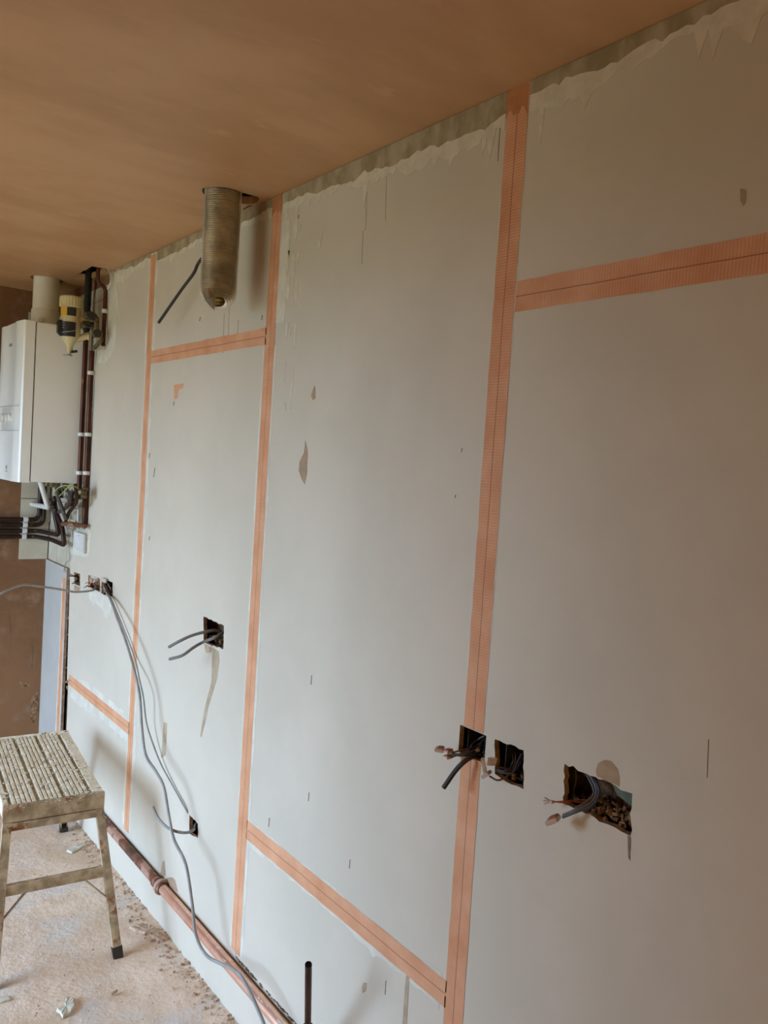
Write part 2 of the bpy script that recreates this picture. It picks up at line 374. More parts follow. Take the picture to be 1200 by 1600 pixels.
boards = [
 ('plasterboard', [(.205, ZU+g_), (T3-g_, ZU+g_), (T3-g_, H-.002), (.205, H-.002)], []),
 ('plasterboard', [(.205, .1605), (T3-g_, .1605), (T3-g_, z1b), (y1r, z1b), (y1r, z1t), (T3-g_, z1t), (T3-g_, ZU-g_), (.205, ZU-g_)], [hole2, hole3]),
 ('plasterboard', [(T3+g_, ZJ2+g_), (T2-g_, ZJ2+g_), (T2-g_, H-.002), (T3+g_, H-.002), (T3+g_, z1t), (y1l, z1t), (y1l, z1b), (T3+g_, z1b)], []),
 ('plasterboard', [(T3+g_, ZB), (T2-g_, ZB), (T2-g_, ZJ2-g_), (T3+g_, ZJ2-g_)], []),
 ('plasterboard', [(T2+g_, ZU2+g_), (T1-g_, ZU2+g_), (T1-g_, H-.002), (T2+g_, H-.002)], []),
 ('plasterboard', [(T2+g_, ZB), (T1-g_, ZB), (T1-g_, ZU2-g_), (T2+g_, ZU2-g_)], [hole4, hole5]),
 ('plasterboard', rag([(T1+g_, ZJ3+g_), (T1+g_, H-.002), (3.36, H-.002)], 9, 0, False)+left_edge, [hole6, hole7, hole8]),
 ('plasterboard', [(T1+g_, ZB), (3.70, ZB), (3.705, ZJ3-g_), (T1+g_, ZJ3-g_)], []),
 ('plasterboard', [(3.785, .0), (YF, .0), (YF, 1.078), (3.80, 1.078)], []),
 ('plasterboard', [(YB, .176), (.2, .176), (.2, H-.002), (YB, H-.002)], []),
]
for n_, ol, hs in boards:
    bm = bmesh.new(); slab(bm, ol, hs, 0, 0.0, BT)
    # cut edges get the tan core
    for f in bm.faces:
        if abs(f.normal.x) < .5: f.material_index = 1
    link(n_, bm, [M_gboard if ol[0][1] == 0.0 and ol[0][0] > 3.7 else M_board, M_core], wall_r)
# low strip of board under the copper pipe
bm = bmesh.new(); slab(bm, [(YB, -.004), (T2-.3, -.004), (T2-.3, .158), (YB, .158)], [], 0, -.003, .02); link('plasterboard_strip', bm, M_board, wall_r)
bm = bmesh.new(); slab(bm, rag([(T2-.298, -.004), (3.70, -.004), (3.70, .158), (T2-.298, .158)], .05, .0012), [], 0, -.003, .02); link('plasterboard_strip', bm, M_board, wall_r)
bm = bmesh.new()
for i in range(120):                      # crumbly dark edge above the strip
    y = rnd.uniform(1.4, 2.0); lump(bm, (-.001, y, .176+rnd.uniform(-.003, .003)), rnd.uniform(.002, .005), (.4, 2.0, .6))
o = link('mortar_crumbs', bm, M_back, wall_r); o['kind'] = 'stuff'

def wpatch(name, yz, m_, x=-.0006, t=.0006, parent=wall_r, step=.012, amp=.0015):
    bm = bmesh.new(); slab(bm, rag(yz, step, amp), [], 0, x, x+t); return link(name, bm, m_, parent)
def ppatch(name, pxs, m_, x=-.0006, t=.0006, step=.012, amp=.0012):
    return wpatch(name, [wyz(*p) for p in pxs], m_, x, t, wall_r, step, amp)

# pale skim spread either side of the joints, ragged edges
def jag(c0, c1, base, amp, step, drip=0):
    """ragged offsets along a line from c0 to c1"""
    n = max(2, int(abs(c1-c0)/step)); out = []; v = base
    for i in range(n+1):
        v += rnd.uniform(-amp, amp)*.5; v = max(base-amp, min(base+amp, v))
        d = drip*rnd.random() if rnd.random() < .12 else 0
        out.append((c0+(c1-c0)*i/n, v+d))
    return out
def vskim(y, z0, z1, w1, w2, amp=.008):
    L = [(y+b, a) for a, b in jag(z0, z1, w1, amp, .012)]; R = [(y-b, a) for a, b in jag(z1, z0, w2, amp, .012)]
    bm = bmesh.new(); slab(bm, L+R, [], 0, -.0004, 0.0002); return link('skim_edge', bm, M_skim, wall_r)
def hskim(z, y0, y1, w1, w2, amp=.008, drip=0):
    L = [(a, z+b) for a, b in jag(y0, y1, w1, amp, .014)]; R = [(a, z-b) for a, b in jag(y1, y0, w2, amp, .014, drip)]
    bm = bmesh.new(); slab(bm, L+R, [], 0, -.0005, 0.0002); return link('skim_edge', bm, M_skim, wall_r)
TW = .0275
vskim(T2, .19, ZU2-.03, TW+.009, TW+.008, .006); vskim(T2, ZU2+.03, H-.08, TW+.006, TW+.03, .014)
vskim(T1, .2, H-.05, TW+.018, TW+.02, .01)
vskim(T3, 1.2, 2.2, TW+.001, TW+.003, .002)
hskim(ZJ2, T2-.04, T3+.04, TW+.008, TW+.013, .009, .01)
hskim(ZJ3, T1+.03, 3.66, TW+.012, TW+.04, .014, .03)
vskim(3.832, .02, 1.0, .036, .024, .006)
# band under the ceiling: damp grey strip, then pale jagged smear below it
def topband(y0, y1, d1, a1, d2, a2, drip):
    lo = [(a, H-b) for a, b in jag(y0, y1, d2, a2, .012, drip)]
    bm = bmesh.new(); slab(bm, [(y0, H-.001)]+lo+[(y1, H-.001)], [], 0, -.0007, 0); link('plaster_smear', bm, M_smear, wall_r)
    lo = [(a, H-b) for a, b in jag(y0, y1, d1, a1, .014, .01)]
    bm = bmesh.new(); slab(bm, [(y0, H-.001)]+lo+[(y1, H-.001)], [], 0, -.0013, -.0006); link('damp_band', bm, M_wet, wall_r)
topband(-.2, T3-.03, .030, .010, .055, .018, .05)
topband(T3+.03, T2-.03, .040, .012, .068, .02, .07)
topband(T2+.03, T1-.03, .030, .010, .044, .012, .02)
topband(T1+.03, 3.34, .020, .010, .05, .014, .03)

# tapes: own origin, thin strip with a shallow crease, local z along the tape
def tape(a, b, wd=TW, crease=.0006, x=-.0005):
    a = Vector((0, a[0], a[1])); b = Vector((0, b[0], b[1])); d = b-a; L = d.length
    bm = bmesh.new(); n = max(4, int(L/.03)); rows = []
    for i in range(n+1):
        z = L*i/n; j1, j2 = rnd.uniform(-.0008, .0008), rnd.uniform(-.0008, .0008)
        sec = [(.0, -wd+j1), (-.0003, -wd+j1), (-.0003, -.004), (-.0003+crease*.4, 0), (-.0003, .004), (-.0003, wd+j2), (.0, wd+j2)]
        rows.append([bm.verts.new((sx, sy, z)) for sx, sy in sec])
    for A, B in zip(rows, rows[1:]):
        for k in range(6): bm.faces.new((A[k], A[k+1], B[k+1], B[k]))
    bmesh.ops.recalc_face_normals(bm, faces=bm.faces[:])
    o = link('joint_tape', bm, M_tape, wall_r)
    o.location = (x, a.y, a.z); o.rotation_euler = (math.atan2(-d.y, d.z), 0, 0)
    return o
tape(wyz(812, 133), wyz(740, 1140, 0)); 
t3b = (T3, z1b); tape((T3, z1b+.001), (T3-.004, .17))
tape((T2+.003, .19), (T2+.004, H-.012)); tape((T1-.002, .19), (T1+.004, H-.01), .024)
tape((T3-.031, ZU), (-.2, ZU), .029); tape((T2+.026, ZU2), (T1-.02, ZU2), .024)
tape((T2-.022, ZJ2), (T3+.022, ZJ2), .028); tape((T1+.018, ZJ3), (3.695, ZJ3), .024)
tape((3.832, .01), (3.832, 1.03), .021)
# damp tops of tapes where plaster soaked in
M_damp = mat('damp_tape', srgb(196, 132, 82), srgb(178, 116, 70), scale=20, rough=.6)
for y in (T3+.002, T2+.004):
    lo = [(y+TW-2*TW*k/8, H-.038-rnd.uniform(0, .022)) for k in range(9)]
    bm = bmesh.new(); slab(bm, [(y-TW, H-.001), (y+TW, H-.001)]+lo, [], 0, -.0014, -.001)
    link('damp_patch', bm, M_damp, wall_r)

# torn paper, stains, runs, scuffs on the boards
ppatch('torn_patch', [(477, 688), (481, 705), (480, 738), (476, 757), (471, 748), (467, 735), (468, 722), (475, 708)], M_tan)
ppatch('torn_patch', [(492, 602), (493, 622), (489, 625), (486, 618)], M_tan)
ppatch('torn_patch', [(935, 1192), (945, 1187), (955, 1189), (965, 1201), (968, 1214), (968, 1229), (933, 1213), (931, 1204)], M_tan, step=.02, amp=.0004)
ppatch('torn_patch', [(1157, 295), (1166, 297), (1165, 316), (1161, 322), (1157, 314)], M_wet)
ppatch('torn_patch', [(272, 602), (287, 599), (286, 606), (279, 609), (278, 622), (272, 624)], M_tape)
ppatch('plaster_run', [(319, 1005), (331, 1012), (330, 1020), (322, 1020)], M_stain)
ppatch('plaster_run', [(332, 1012), (342, 1018), (343, 1032), (339, 1062), (332, 1084), (325, 1108), (320, 1132), (315, 1152), (313, 1150), (318, 1118), (323, 1095), (331, 1062), (331, 1040)], M_stain, step=.02)
ppatch('plaster_run', [(256, 1128), (261, 1130), (259, 1180), (252, 1184)], M_stain)
ppatch('plaster_run', [(635, 1521), (640, 1525), (636, 1600), (629, 1600)], M_stain, step=.03)
ppatch('plaster_run', [(981, 1305), (986, 1308), (985, 1345), (982, 1340)], M_scuff)
ppatch('plaster_smear', [(842, 150), (852, 148), (850, 190), (845, 225), (843, 220)], M_smear)
ppatch('plaster_smear', [(696, 215), (716, 205), (712, 240), (703, 262)], M_smear, x=-.0008)
ppatch('plaster_smear', [(752, 190), (764, 186), (760, 225), (754, 240)], M_smear, x=-.0008)
ppatch('plaster_smear', [(500, 362), (505, 360), (500, 388), (497, 384)], M_smear)
ppatch('plaster_smear', [(806, 478), (830, 474), (826, 486), (818, 492)], M_smear)
for x0_, y0_, y1_, w_ in ((446, 330, 372, 4), (452, 352, 402, 3), (460, 340, 378, 6), (468, 352, 362, 3), (450, 392, 428, 3), (457, 400, 440, 5), (464, 396, 414, 4), (448, 432, 470, 6), (456, 446, 462, 3), (463, 438, 480, 3), (447, 505, 528, 4), (453, 512, 524, 3), (461, 508, 545, 2.5), (458, 575, 612, 1.5), (455, 600, 640, 1.5), (446, 570, 596, 1.2), (445, 635, 642, 3)):
    o_ = -2.2*(y1_-y0_)/50
    ppatch('plaster_smear', [(x0_, y0_), (x0_+w_, y0_+rnd.uniform(-6, 4)), (x0_+w_+o_, y1_-rnd.uniform(4, 14)), (x0_+w_*.5+o_, y1_), (x0_+o_, y1_-rnd.uniform(2, 16))], M_smear, step=.008, amp=.002)
for a, b in (((782, 190), (778, 252)), ((487, 1055), (486, 1070)), ((483, 1238), (482, 1252)), ((421, 1278), (420, 1292)), ((547, 1343), (546, 1357)), ((603, 1532), (602, 1554)), ((1107, 1155), (1105, 1215)), ((712, 773), (711, 778)), ((722, 700), (721, 707)), ((885, 148), (884, 156)), ((1063, 1216), (1069, 1217)), ((410, 492), (409, 500)), ((313, 495), (312, 502)), ((272, 627), (271, 634)), ((242, 731), (240, 746)), ((234, 708), (233, 716)), ((770, 820), (769, 850)), ((234, 838), (233, 844)), ((467, 336), (466, 342))):
    wv_ = .9 if b[1]-a[1] > 20 else 1.1
    ppatch('scuff_mark', [(a[0]-wv_*.4, a[1]), (a[0]+wv_*.6, a[1]), (b[0]+wv_*.4, b[1]), (b[0]-wv_*.5, b[1])], M_scuff, step=.05)
ppatch('scuff_mark', [(568, 1535), (573, 1536), (572, 1548), (567, 1552), (565, 1544)], M_stain)
# faint vertical dribbles beneath the duct
for x_, y0_, y1_ in ((350, 490, 552), (358, 480, 545), (372, 500, 540), (573, 300, 360), (604, 260, 345), (567, 360, 412)):
    ppatch('dribble', [(x_, y0_), (x_+.7, y0_), (x_-2+.7, y1_), (x_-2, y1_)], M_drib, step=.1)

# inside the holes: rubble, old green paint, crumbly lower lips
def rubble(c, ny, s, r, n=40):
    bm = bmesh.new()
    for i in range(n):
        lump(bm, (rnd.uniform(.014, .05), c[0]+rnd.uniform(-.5, .5)*ny, c[1]+rnd.uniform(0, s)), rnd.uniform(r*.5, r*1.2))
    o = link('mortar_rubble', bm, M_rubble, wall_r); o['kind'] = 'stuff'
rubble((.775, 1.062), .10, .032, .0055, 130); rubble((.85, 1.066), .05, .014, .005, 26)
rubble((1.0, 1.062), .07, .012, .006, 26); rubble((1.10, 1.072), .06, .014, .006, 26)
rubble((2.27, 1.045), .14, .02, .007, 30); rubble((3.25, 1.04), .12, .02, .007, 30); rubble((3.42, 1.045), .12, .016, .007, 20)
wpatch('green_paint_patch', [(.815, 1.14), (.68, 1.145), (.675, 1.078), (.74, 1.088), (.79, 1.105)], M_green, x=.036, t=.006)
# back boxes and pale board edge in the single holes
def back_box(y0, y1, z0, z1):
    bm = bmesh.new(); d = .048; t = .0015
    for a, b in (((.016, y0, z0), (d, y0+t, z1)), ((.016, y1-t, z0), (d, y1, z1)), ((.016, y0, z0), (d, y1, z0+t)), ((.016, y0, z1-t), (d, y1, z1)), ((d-t, y0, z0), (d, y1, z1))): box(bm, a, b)
    o = link('back_box', bm, mat('galvanised_box', srgb(70, 66, 58), srgb(50, 46, 40), scale=20, rough=.6, metal=.5) if 'galvanised_box' not in MATS else MATS['galvanised_box'], wall_r)
back_box(1.055, 1.135, 1.075, 1.146); back_box(.955, 1.03, 1.065, 1.14); back_box(3.335, 3.42, 1.04, 1.11)

# old cream tiles round the boiler corner (150 mm grid)
bm = bmesh.new(); slab(bm, [(3.38, 1.06), (YF, 1.06), (YF, H), (3.38, H)], [], 0, .0128, .05)
link('old_plaster', bm, M_far, wall_r)
bmt = bmesh.new(); box(bmt, (-.003, -.0735, -.0735), (.003, .0735, .0735), .0012); tile0 = link('tile', bmt, M_tile, wall_r)
first = True
for r_ in range(8):
    for c_ in range(5):
        y = YF-.075-.15*c_; z = 1.078+.075+.15*r_
        o = tile0 if first else tile0.copy()
        if not first: COL.objects.link(o)
        first = False; o.location = (.013+rnd.uniform(-.0006, .0006), y-.001, z)
bmt = bmesh.new(); box(bmt, (-.067, -.003, -.0735), (.067, .003, .0735), .0015); t1 = link('tile', bmt, M_tile, wall_far); first = True
for r_ in range(8):
    o = t1 if first else t1.copy()
    if not first: COL.objects.link(o)
    first = False; o.location = (-.062, YF-.004+rnd.uniform(-.0005, .0005), 1.078+.075+.15*r_)
bmt = bmesh.new(); box(bmt, (-.003, -.0735, -.028), (.003, .0735, .028), .0012); tc0 = link('tile', bmt, M_tile, wall_r)
for c_ in range(4):
    o = tc0 if c_ == 0 else tc0.copy()
    if c_: COL.objects.link(o)
    o.location = (.0125, YF-.225-.15*c_+.075-.151, 1.078+1.2+.029)
# pitted patches on the far wall
for px_ in ([(28, 1060), (36, 1068), (44, 1066), (46, 1072), (34, 1074)], [(50, 1090), (58, 1080), (60, 1110), (52, 1130), (48, 1120)], [(5, 1028), (9, 1025), (8, 1033)], [(0, 968), (5, 970), (4, 973), (0, 972)]):
    pts = [W(a, b, 1, YF) for a, b in px_]
    bm = bmesh.new(); slab(bm, rag([(p.x, p.z) for p in pts], .01, .004), [], 1, YF-.0008, YF+.001); link('pitted_patch', bm, M_rubble, wall_far)
for px_ in ([(0, 955), (14, 952), (16, 990), (0, 992)], [(20, 1000), (50, 998), (50, 1045), (18, 1046)]):
    pts = [W(a, b, 1, YF) for a, b in px_]
    bm = bmesh.new(); slab(bm, rag([(p.x, p.z) for p in pts], .02, .004), [], 1, YF-.0012, YF+.001); link('filled_patch', bm, M_far, wall_far)

# ------------------------------------------------------------------ flexible duct and the black cable behind it
t = thing('flexible_duct', 'silver corrugated foil duct hanging from the ceiling with crushed lower end', 'duct', (DUCT.x, DUCT.y, H))
bm = bmesh.new(); seg = 48; rings = []; rows_ = []
z0 = H+.15; zend = 2.108; dirn = Vector((-.43, -.90, 0))
n1 = 420
for i in range(n1+1):
    rows_.append((Vector((DUCT.x, DUCT.y, z0+(zend-z0)*i/n1)), Vector((0, 0, -1)), .0498+.0024*(1-2*abs((i/6) % 1*2-1))+rnd.uniform(-.0002, .0002)))
n2 = 90
for i in range(1, n2+1):          # closed down to a small mouth that faces the room
    q = i/n2; al = math.radians(36)*q; th = math.radians(90-64*q); rip = 1-2*abs((i/15) % 1*2-1)
    ax = Vector((0, 0, -1))*math.cos(al)+dirn*math.sin(al); rs = .0498+.0030*rip
    rows_.append((Vector((DUCT.x, DUCT.y, zend))+ax*rs*math.cos(th), ax, rs*math.sin(th)))
sref = Vector((-.866, .50, 0))
for c, ax, R_ in rows_:
    s_ = (sref-ax*sref.dot(ax)).normalized(); u_ = ax.cross(s_)
    rings.append([bm.verts.new(c+R_*(math.cos(a_)*s_+math.sin(a_)*u_)) for a_ in [2*math.pi*k/seg for k in range(seg)]])
for A, B in zip(rings, rings[1:]):
    for k in range(seg): bm.faces.new((A[k], B[k], B[(k+1) % seg], A[(k+1) % seg]))
link('duct_body', bm, M_alu, t, smooth=True)
bm = bmesh.new()          # torn foil flap at the mouth: two creased triangular sheets
P = lambda a, b, X: W(a, b, 1, X)
fl = [P(315, 455, 2.10), P(324, 449, 2.07), P(336, 450, 2.055), P(337, 462, 2.045), P(335, 486, 2.05), P(330, 480, 2.06), P(321, 470, 2.085), P(328, 466, 2.045)]
fv = [bm.verts.new(p) for p in fl]
for q in ((0, 1, 7), (1, 2, 3), (1, 3, 7), (3, 4, 7), (7, 4, 5), (0, 7, 6), (6, 7, 5)): bm.faces.new([fv[i] for i in q])
r = bmesh.ops.solidify(bm, geom=bm.faces[:], thickness=.001)
link('foil_flap', bm, M_alu, t)

def wire_bm(pts, r, n=8, seg=8): bm = bmesh.new(); tube(bm, cr(pts, n), r, seg); return bm
def cable(name, label, pts, r, m_, cat='cable', group=None, n=8, seg=8):
    """pts (px, py, X): placed on planes at distance X off the wall"""
    o = link(name, wire_bm([W(a, b, 0, x) for a, b, x in pts], r, n, seg), m_, smooth=True); return tag(o, label, cat, group)
cable('black_cable', 'thick black cable hooking out from the wall behind the foil duct', [(345, 385, .01), (328, 392, -.03), (317, 402, -.045), (309, 413, -.05), (302, 428, -.055), (282, 455, -.06), (248, 504, -.07)], .0050, M_black)
cable('thin_wire', 'thin dark wire running from the duct cutout along the ceiling edge', [(380, 327, -.02), (392, 321, -.01), (407, 313, -.006)], .0016, M_black, 'wire')

# ------------------------------------------------------------------ boiler, flue, filter
BY0, BY1, BZ0, BZ1 = 3.60, 4.02, 1.483, 2.158
t = thing('wall_boiler', 'white wall hung combi boiler in the far corner', 'boiler', (-.14, 3.81, BZ0))
bm = bmesh.new(); box(bm, (-.227, BY0, BZ0), (.004, BY1, BZ1), .003); link('casing', bm, M_white, t)
bm = bmesh.new(); box(bm, (-.2285, BY0+.002, BZ0+.002), (-.2255, BY1-.002, BZ1-.002)); link('seam', bm, M_seam, t)
prof = [(BY0, -.2295), (BY0, -.268), (BY0+.006, -.275), (BY0+.05, -.281), (BY0+.10, -.284), (BY0+.115, -.279), (BY1-.12, -.279), (BY1-.10, -.284), (BY1-.05, -.281), (BY1-.006, -.272), (BY1, -.262), (BY1, -.2295)]
bm = bmesh.new(); slab(bm, [(x, y) for y, x in prof], [], 2, BZ0-.004, BZ1+.001); link('front_cover', bm, M_white, t, smooth=True)
zc1, zc0 = 1.795, 1.70
bm = bmesh.new(); box(bm, (-.2815, BY0+.118, zc0), (-.2785, BY1-.122, zc1), .001); cp = link('control_panel', bm, M_wplast, t)
for y in (3.745, 3.80, 3.875):
    bm = bmesh.new(); lathe(bm, [(.020, 0), (.020, .004), (.017, .010), (.015, .011)], (-.2815, y, 1.752), 20, Vector((-1, 0, 0))); box(bm, (-.296, y-.002, 1.736), (-.290, y+.002, 1.768), .0005); link('dial', bm, M_wplast, cp, smooth=True)
bm = bmesh.new(); box(bm, (-.2835, 3.832, 1.735), (-.281, 3.848, 1.772), .0005); link('display', bm, M_btrim, cp)
bm = bmesh.new()
for z in (1.80, 1.695): box(bm, (-.2852, BY0+.012, z), (-.2790, BY1-.012, z+.0012))
link('panel_groove', bm, M_btrim, t)
bm = bmesh.new(); lathe(bm, [(.010, 0), (.010, .001), (.0095, .0012)], (-.2795, 3.79, 1.535), 16, Vector((-1, 0, 0))); box(bm, (-.2815, 3.772, 1.517), (-.2795, 3.808, 1.520)); link('badge', bm, M_btrim, t)
bm = bmesh.new()
for k in range(4): box(bm, (-.281, 3.775+.012*k, 2.062), (-.2795, 3.783+.012*k, 2.075 if k % 2 else 2.072))
link('printed_logo', bm, M_btrim, t)
for y, x in ((3.68, -.06), (3.76, -.07), (3.84, -.07), (3.92, -.07)):
    bm = bmesh.new(); lathe(bm, [(.014, -.03), (.014, 0)], (x, y, BZ0), 12); link('pipe_connector', bm, M_brass, t, smooth=True)

t = thing('flue_pipe', 'white painted vertical flue rising from the boiler into the ceiling', 'flue pipe', (FLUE.x, FLUE.y, BZ1))
c = (FLUE.x, FLUE.y, 0)
bm = bmesh.new(); lathe(bm, [(.054, 2.20), (.054, H+.03)], c, 36); link('pipe', bm, M_flue, t, smooth=True)
bm = bmesh.new(); lathe(bm, [(.062, BZ1+.002), (.062, BZ1+.006), (.0585, BZ1+.010), (.0585, 2.238), (.0560, 2.242)], c, 36); link('collar', bm, M_flue, t, smooth=True)
bm = bmesh.new(); lathe(bm, [(.010, 0), (.010, .014), (.008, .016)], Vector(c)+Vector((-.028, -.052, 2.188)), 14, Vector((-.45, -.89, 0))); link('test_point', bm, M_wplast, t, smooth=True)

fc = Vector((-.120, 3.49, 0)); zf = lambda py: 2.222-(py-480)/352
t = thing('magnetic_filter', 'cream cylindrical heating filter with black sleeve and yellow label', 'filter', (fc.x, fc.y, zf(545)))
c = (fc.x, fc.y, 0)
bm = bmesh.new(); lathe(bm, [(.013, zf(545)), (.013, zf(536)), (.026, zf(529)), (.037, zf(523)), (.040, zf(518)), (.040, zf(478))], c, 32); link('body', bm, M_cream, t, smooth=True)
bm = bmesh.new(); lathe(bm, [(.042, zf(481)), (.0475, zf(480)), (.0475, zf(467)), (.044, zf(465)), (.028, zf(464))], c, 48, rib=-.03); link('ribbed_cap', bm, M_cream, t)
def sleeve(name, r, z0, z1, a0, a1, m_, par):
    bm = bmesh.new(); n = 14; rows = []
    for i in range(n+1):
        a = math.radians(a0+(a1-a0)*i/n)
        rows.append([bm.verts.new((fc.x+rr*math.cos(a), fc.y+rr*math.sin(a), z)) for rr, z in ((r, z0), (r, z1), (r-.004, z1), (r-.004, z0))])
    for A, B in zip(rows, rows[1:]):
        for k in range(4): bm.faces.new((A[k], A[(k+1) % 4], B[(k+1) % 4], B[k]))
    bm.faces.new(rows[0]); bm.faces.new(rows[-1][::-1]); bmesh.ops.recalc_face_normals(bm, faces=bm.faces[:])
    return link(name, bm, m_, par, smooth=True)
# the camera sees azimuths around -107 deg; left of the view is towards -x
sleeve('yellow_label', .0425, zf(494), zf(482), 185, 232, M_ylabel, t)
sleeve('black_label', .0425, zf(494), zf(482), 232, 282, M_blabel, t)
sl = sleeve('black_sleeve', .0435, zf(524), zf(503), 180, 282, M_blabel, t)
bm = bmesh.new(); box(bm, (fc.x-.054, fc.y-.022, zf(522)), (fc.x-.035, fc.y+.012, zf(501)), .006); link('magnet_grip', bm, M_blabel, sl, smooth=True)
bm = bmesh.new(); tube(bm, cr([(fc.x+.0442*math.cos(math.radians(a)), fc.y+.0442*math.sin(math.radians(a)), zf(519)+.012*((a-190)/90)**2) for a in range(190, 283, 10)], 3), .0009, 6); link('swoosh_line', bm, M_wplast, sl)
for k, (dz, ww) in enumerate(((.020, .012), (.030, .016), (.040, .014))):
    a = math.radians(212); p = Vector((fc.x+.0439*math.cos(a), fc.y+.0439*math.sin(a), zf(519)+dz))
    bm = bmesh.new(); bar(bm, p-Vector((-.5*ww*math.sin(a), .5*ww*math.cos(a), 0)), p+Vector((-.5*ww*math.sin(a), .5*ww*math.cos(a), 0)), .001, .003, bev=0); link('label_print', bm, M_btrim, sl)
bm = bmesh.new(); lathe(bm, [(.009, zf(551)), (.012, zf(550)), (.007, zf(548)), (.007, zf(543))], c, 14); ring = tube(bm, [Vector((fc.x+.018*math.cos(a)-.006, fc.y+.012*math.sin(a), zf(550))) for a in [k*math.pi/8 for k in range(17)]], .0014, 6)
dc = link('drain_cock', bm, M_chrome, t, smooth=True)
bm = bmesh.new(); bar(bm, (fc.x+.004, fc.y-.01, zf(545)), (fc.x+.026, fc.y-.018, zf(543)), .008, .008); link('drain_cap', bm, M_black, dc)
bm = bmesh.new()
lathe(bm, [(.019, 0), (.021, .020), (.015, .030), (.015, .05)], (fc.x+.035, fc.y-.010, zf(496)), 18, Vector((1, -.3, 0)))
link('upper_port', bm, M_cream, t, smooth=True)
bm = bmesh.new()
tube(bm, cr([(fc.x+.02, fc.y, zf(526)), (fc.x+.045, fc.y-.015, zf(522)), (fc.x+.062, fc.y-.02, zf(519)), (fc.x+.072, fc.y-.025, zf(519))], 4), [.014]*9+[.017]*4, 14); link('lower_port', bm, M_cream, t, smooth=True)

# ------------------------------------------------------------------ heating pipes
def pipe(name, label, pts, r, m_, rad=.03, cat='pipe', group=None, seg=14):
    bm = bmesh.new(); tube(bm, arc_pts(pts, rad), r, seg); return tag(link(name, bm, m_, smooth=True), label, cat, group)
P1 = W(131, 600, 0, -.022); P2 = W(141.5, 600, 0, -.014); P3 = W(163, 500, 0, -.012)
pipe('heating_pipe', 'dark tarnished pipe down the wall nearest the boiler side', [(P1.x, P1.y, H+.015), (P1.x, P1.y, 1.44), (P1.x-.01, P1.y+.02, 1.40), (P1.x-.02, P1.y+.10, 1.38)], .011, M_copd, group='vertical heating pipes')
pipe('heating_pipe', 'reddish brown copper pipe touching the plasterboard edge beside the boiler', [(P2.x, P2.y, 2.06), (P2.x, P2.y, W(130, 822, 0, -.014).z)], .011, M_copd, group='vertical heating pipes')
p3t = W(154, 405, 0, -.05)
pipe('heating_pipe', 'thin copper pipe dropping from the ceiling and stepping towards the board', [(p3t.x, p3t.y, H+.06), (p3t.x, p3t.y, 2.325), (P3.x, P3.y, 2.31), (P3.x, P3.y, 2.07)], .0085, M_copd, .02, group='vertical heating pipes')
bm = bmesh.new(); lathe(bm, [(.0135, 2.25), (.015, 2.26), (.015, H+.05)], (P1.x, P1.y, 0), 14); lathe(bm, [(.013, 2.15), (.0145, 2.155), (.0145, 2.25)], (P1.x, P1.y, 0), 14)
tag(link('pipe_lagging', bm, M_lag, smooth=True), 'black lagging sleeve on the upper pipe behind the filter', 'lagging')
def clip(label, x, y, z, r=.014, h=.016, group='white pipe clips'):
    t = thing('pipe_clip', label, 'clip', (x, y, z), group)
    bm = bmesh.new(); lathe(bm, [(r-.001, z-h/2), (r+.001, z-h/2+.001), (r+.001, z+h/2-.001), (r-.001, z+h/2)], (x, y, 0), 16); link('ring', bm, M_wplast, t, smooth=True)
    bm = bmesh.new(); box(bm, (x, y-.006, z-h/2), (max(x+.012, .0), y+.006, z+h/2), .001); link('foot', bm, M_wplast, t)
clip('white pipe clip on the red brown pipe, topmost below the filter', P2.x, P2.y, W(142, 583, 0, -.014).z)
clip('upper of two side by side white clips on the dark pipe', P1.x, P1.y, W(129, 679, 0, -.022).z)
clip('upper of two side by side white clips on the red brown pipe', P2.x, P2.y, W(137, 679, 0, -.014).z)
clip('lower of two side by side white clips on the dark pipe', P1.x, P1.y, W(125, 739, 0, -.022).z)
clip('lower of two side by side white clips on the red brown pipe', P2.x, P2.y, W(134, 739, 0, -.014).z)
clip('white clip on the thin copper pipe right of the filter', P3.x, P3.y, W(164, 485, 0, -.018).z, .011)

def valve(label, c, axis, m_=M_brass, knob=M_black, r=.014, L=.05, kr=.016, kdir=Vector((-.3, -1, 0))):
    t = thing('isolation_valve', label, 'valve', c); c = Vector(c)
    a = axis.normalized()
    bm = bmesh.new(); lathe(bm, [(r*.8, -L/2), (r*1.1, -L/2+.003), (r*1.1, -L/4), (r*.8, -L/4+.002), (r*.8, L/4-.002), (r*1.1, L/4), (r*1.1, L/2-.003), (r*.8, L/2)], c, 12, a); link('body', bm, m_, t, smooth=True)
    bm = bmesh.new(); lathe(bm, [(kr*.4, .0), (kr*.4, .014), (kr, .016), (kr, .030), (kr*.8, .033)], c, 16, kdir, rib=-.06); link('knob', bm, knob, t, smooth=True)
valve('black knobbed valve at upper right of the cream filter', W(141, 494, 0, -.06), Vector((1, .1, 0)), kr=.018)
valve('black knobbed valve between filter and dark pipe', W(137, 508, 0, -.065), Vector((1, 0, 0)), kr=.014)
valve('black knobbed valve at lower right of the cream filter', W(152, 522, 0, -.05), Vector((0, 1, .1)), kr=.017)
pipe('pipe_link', 'short brass link from filter valve to the thin copper pipe', [W(141, 494, 0, -.06), W(152, 495, 0, -.04), W(152, 522, 0, -.045), W(160, 530, 0, -.03), W(146, 545, 0, -.045)], .008, M_brass, .015)
pipe('earth_strap', 'white plastic strap looping down from the ceiling recess', [W(164, 416, 0, -.01), W(172, 424, 0, -.012), W(174, 440, 0, -.012), W(168, 452, 0, -.02)], .0035, M_wplast, .02, 'strap')

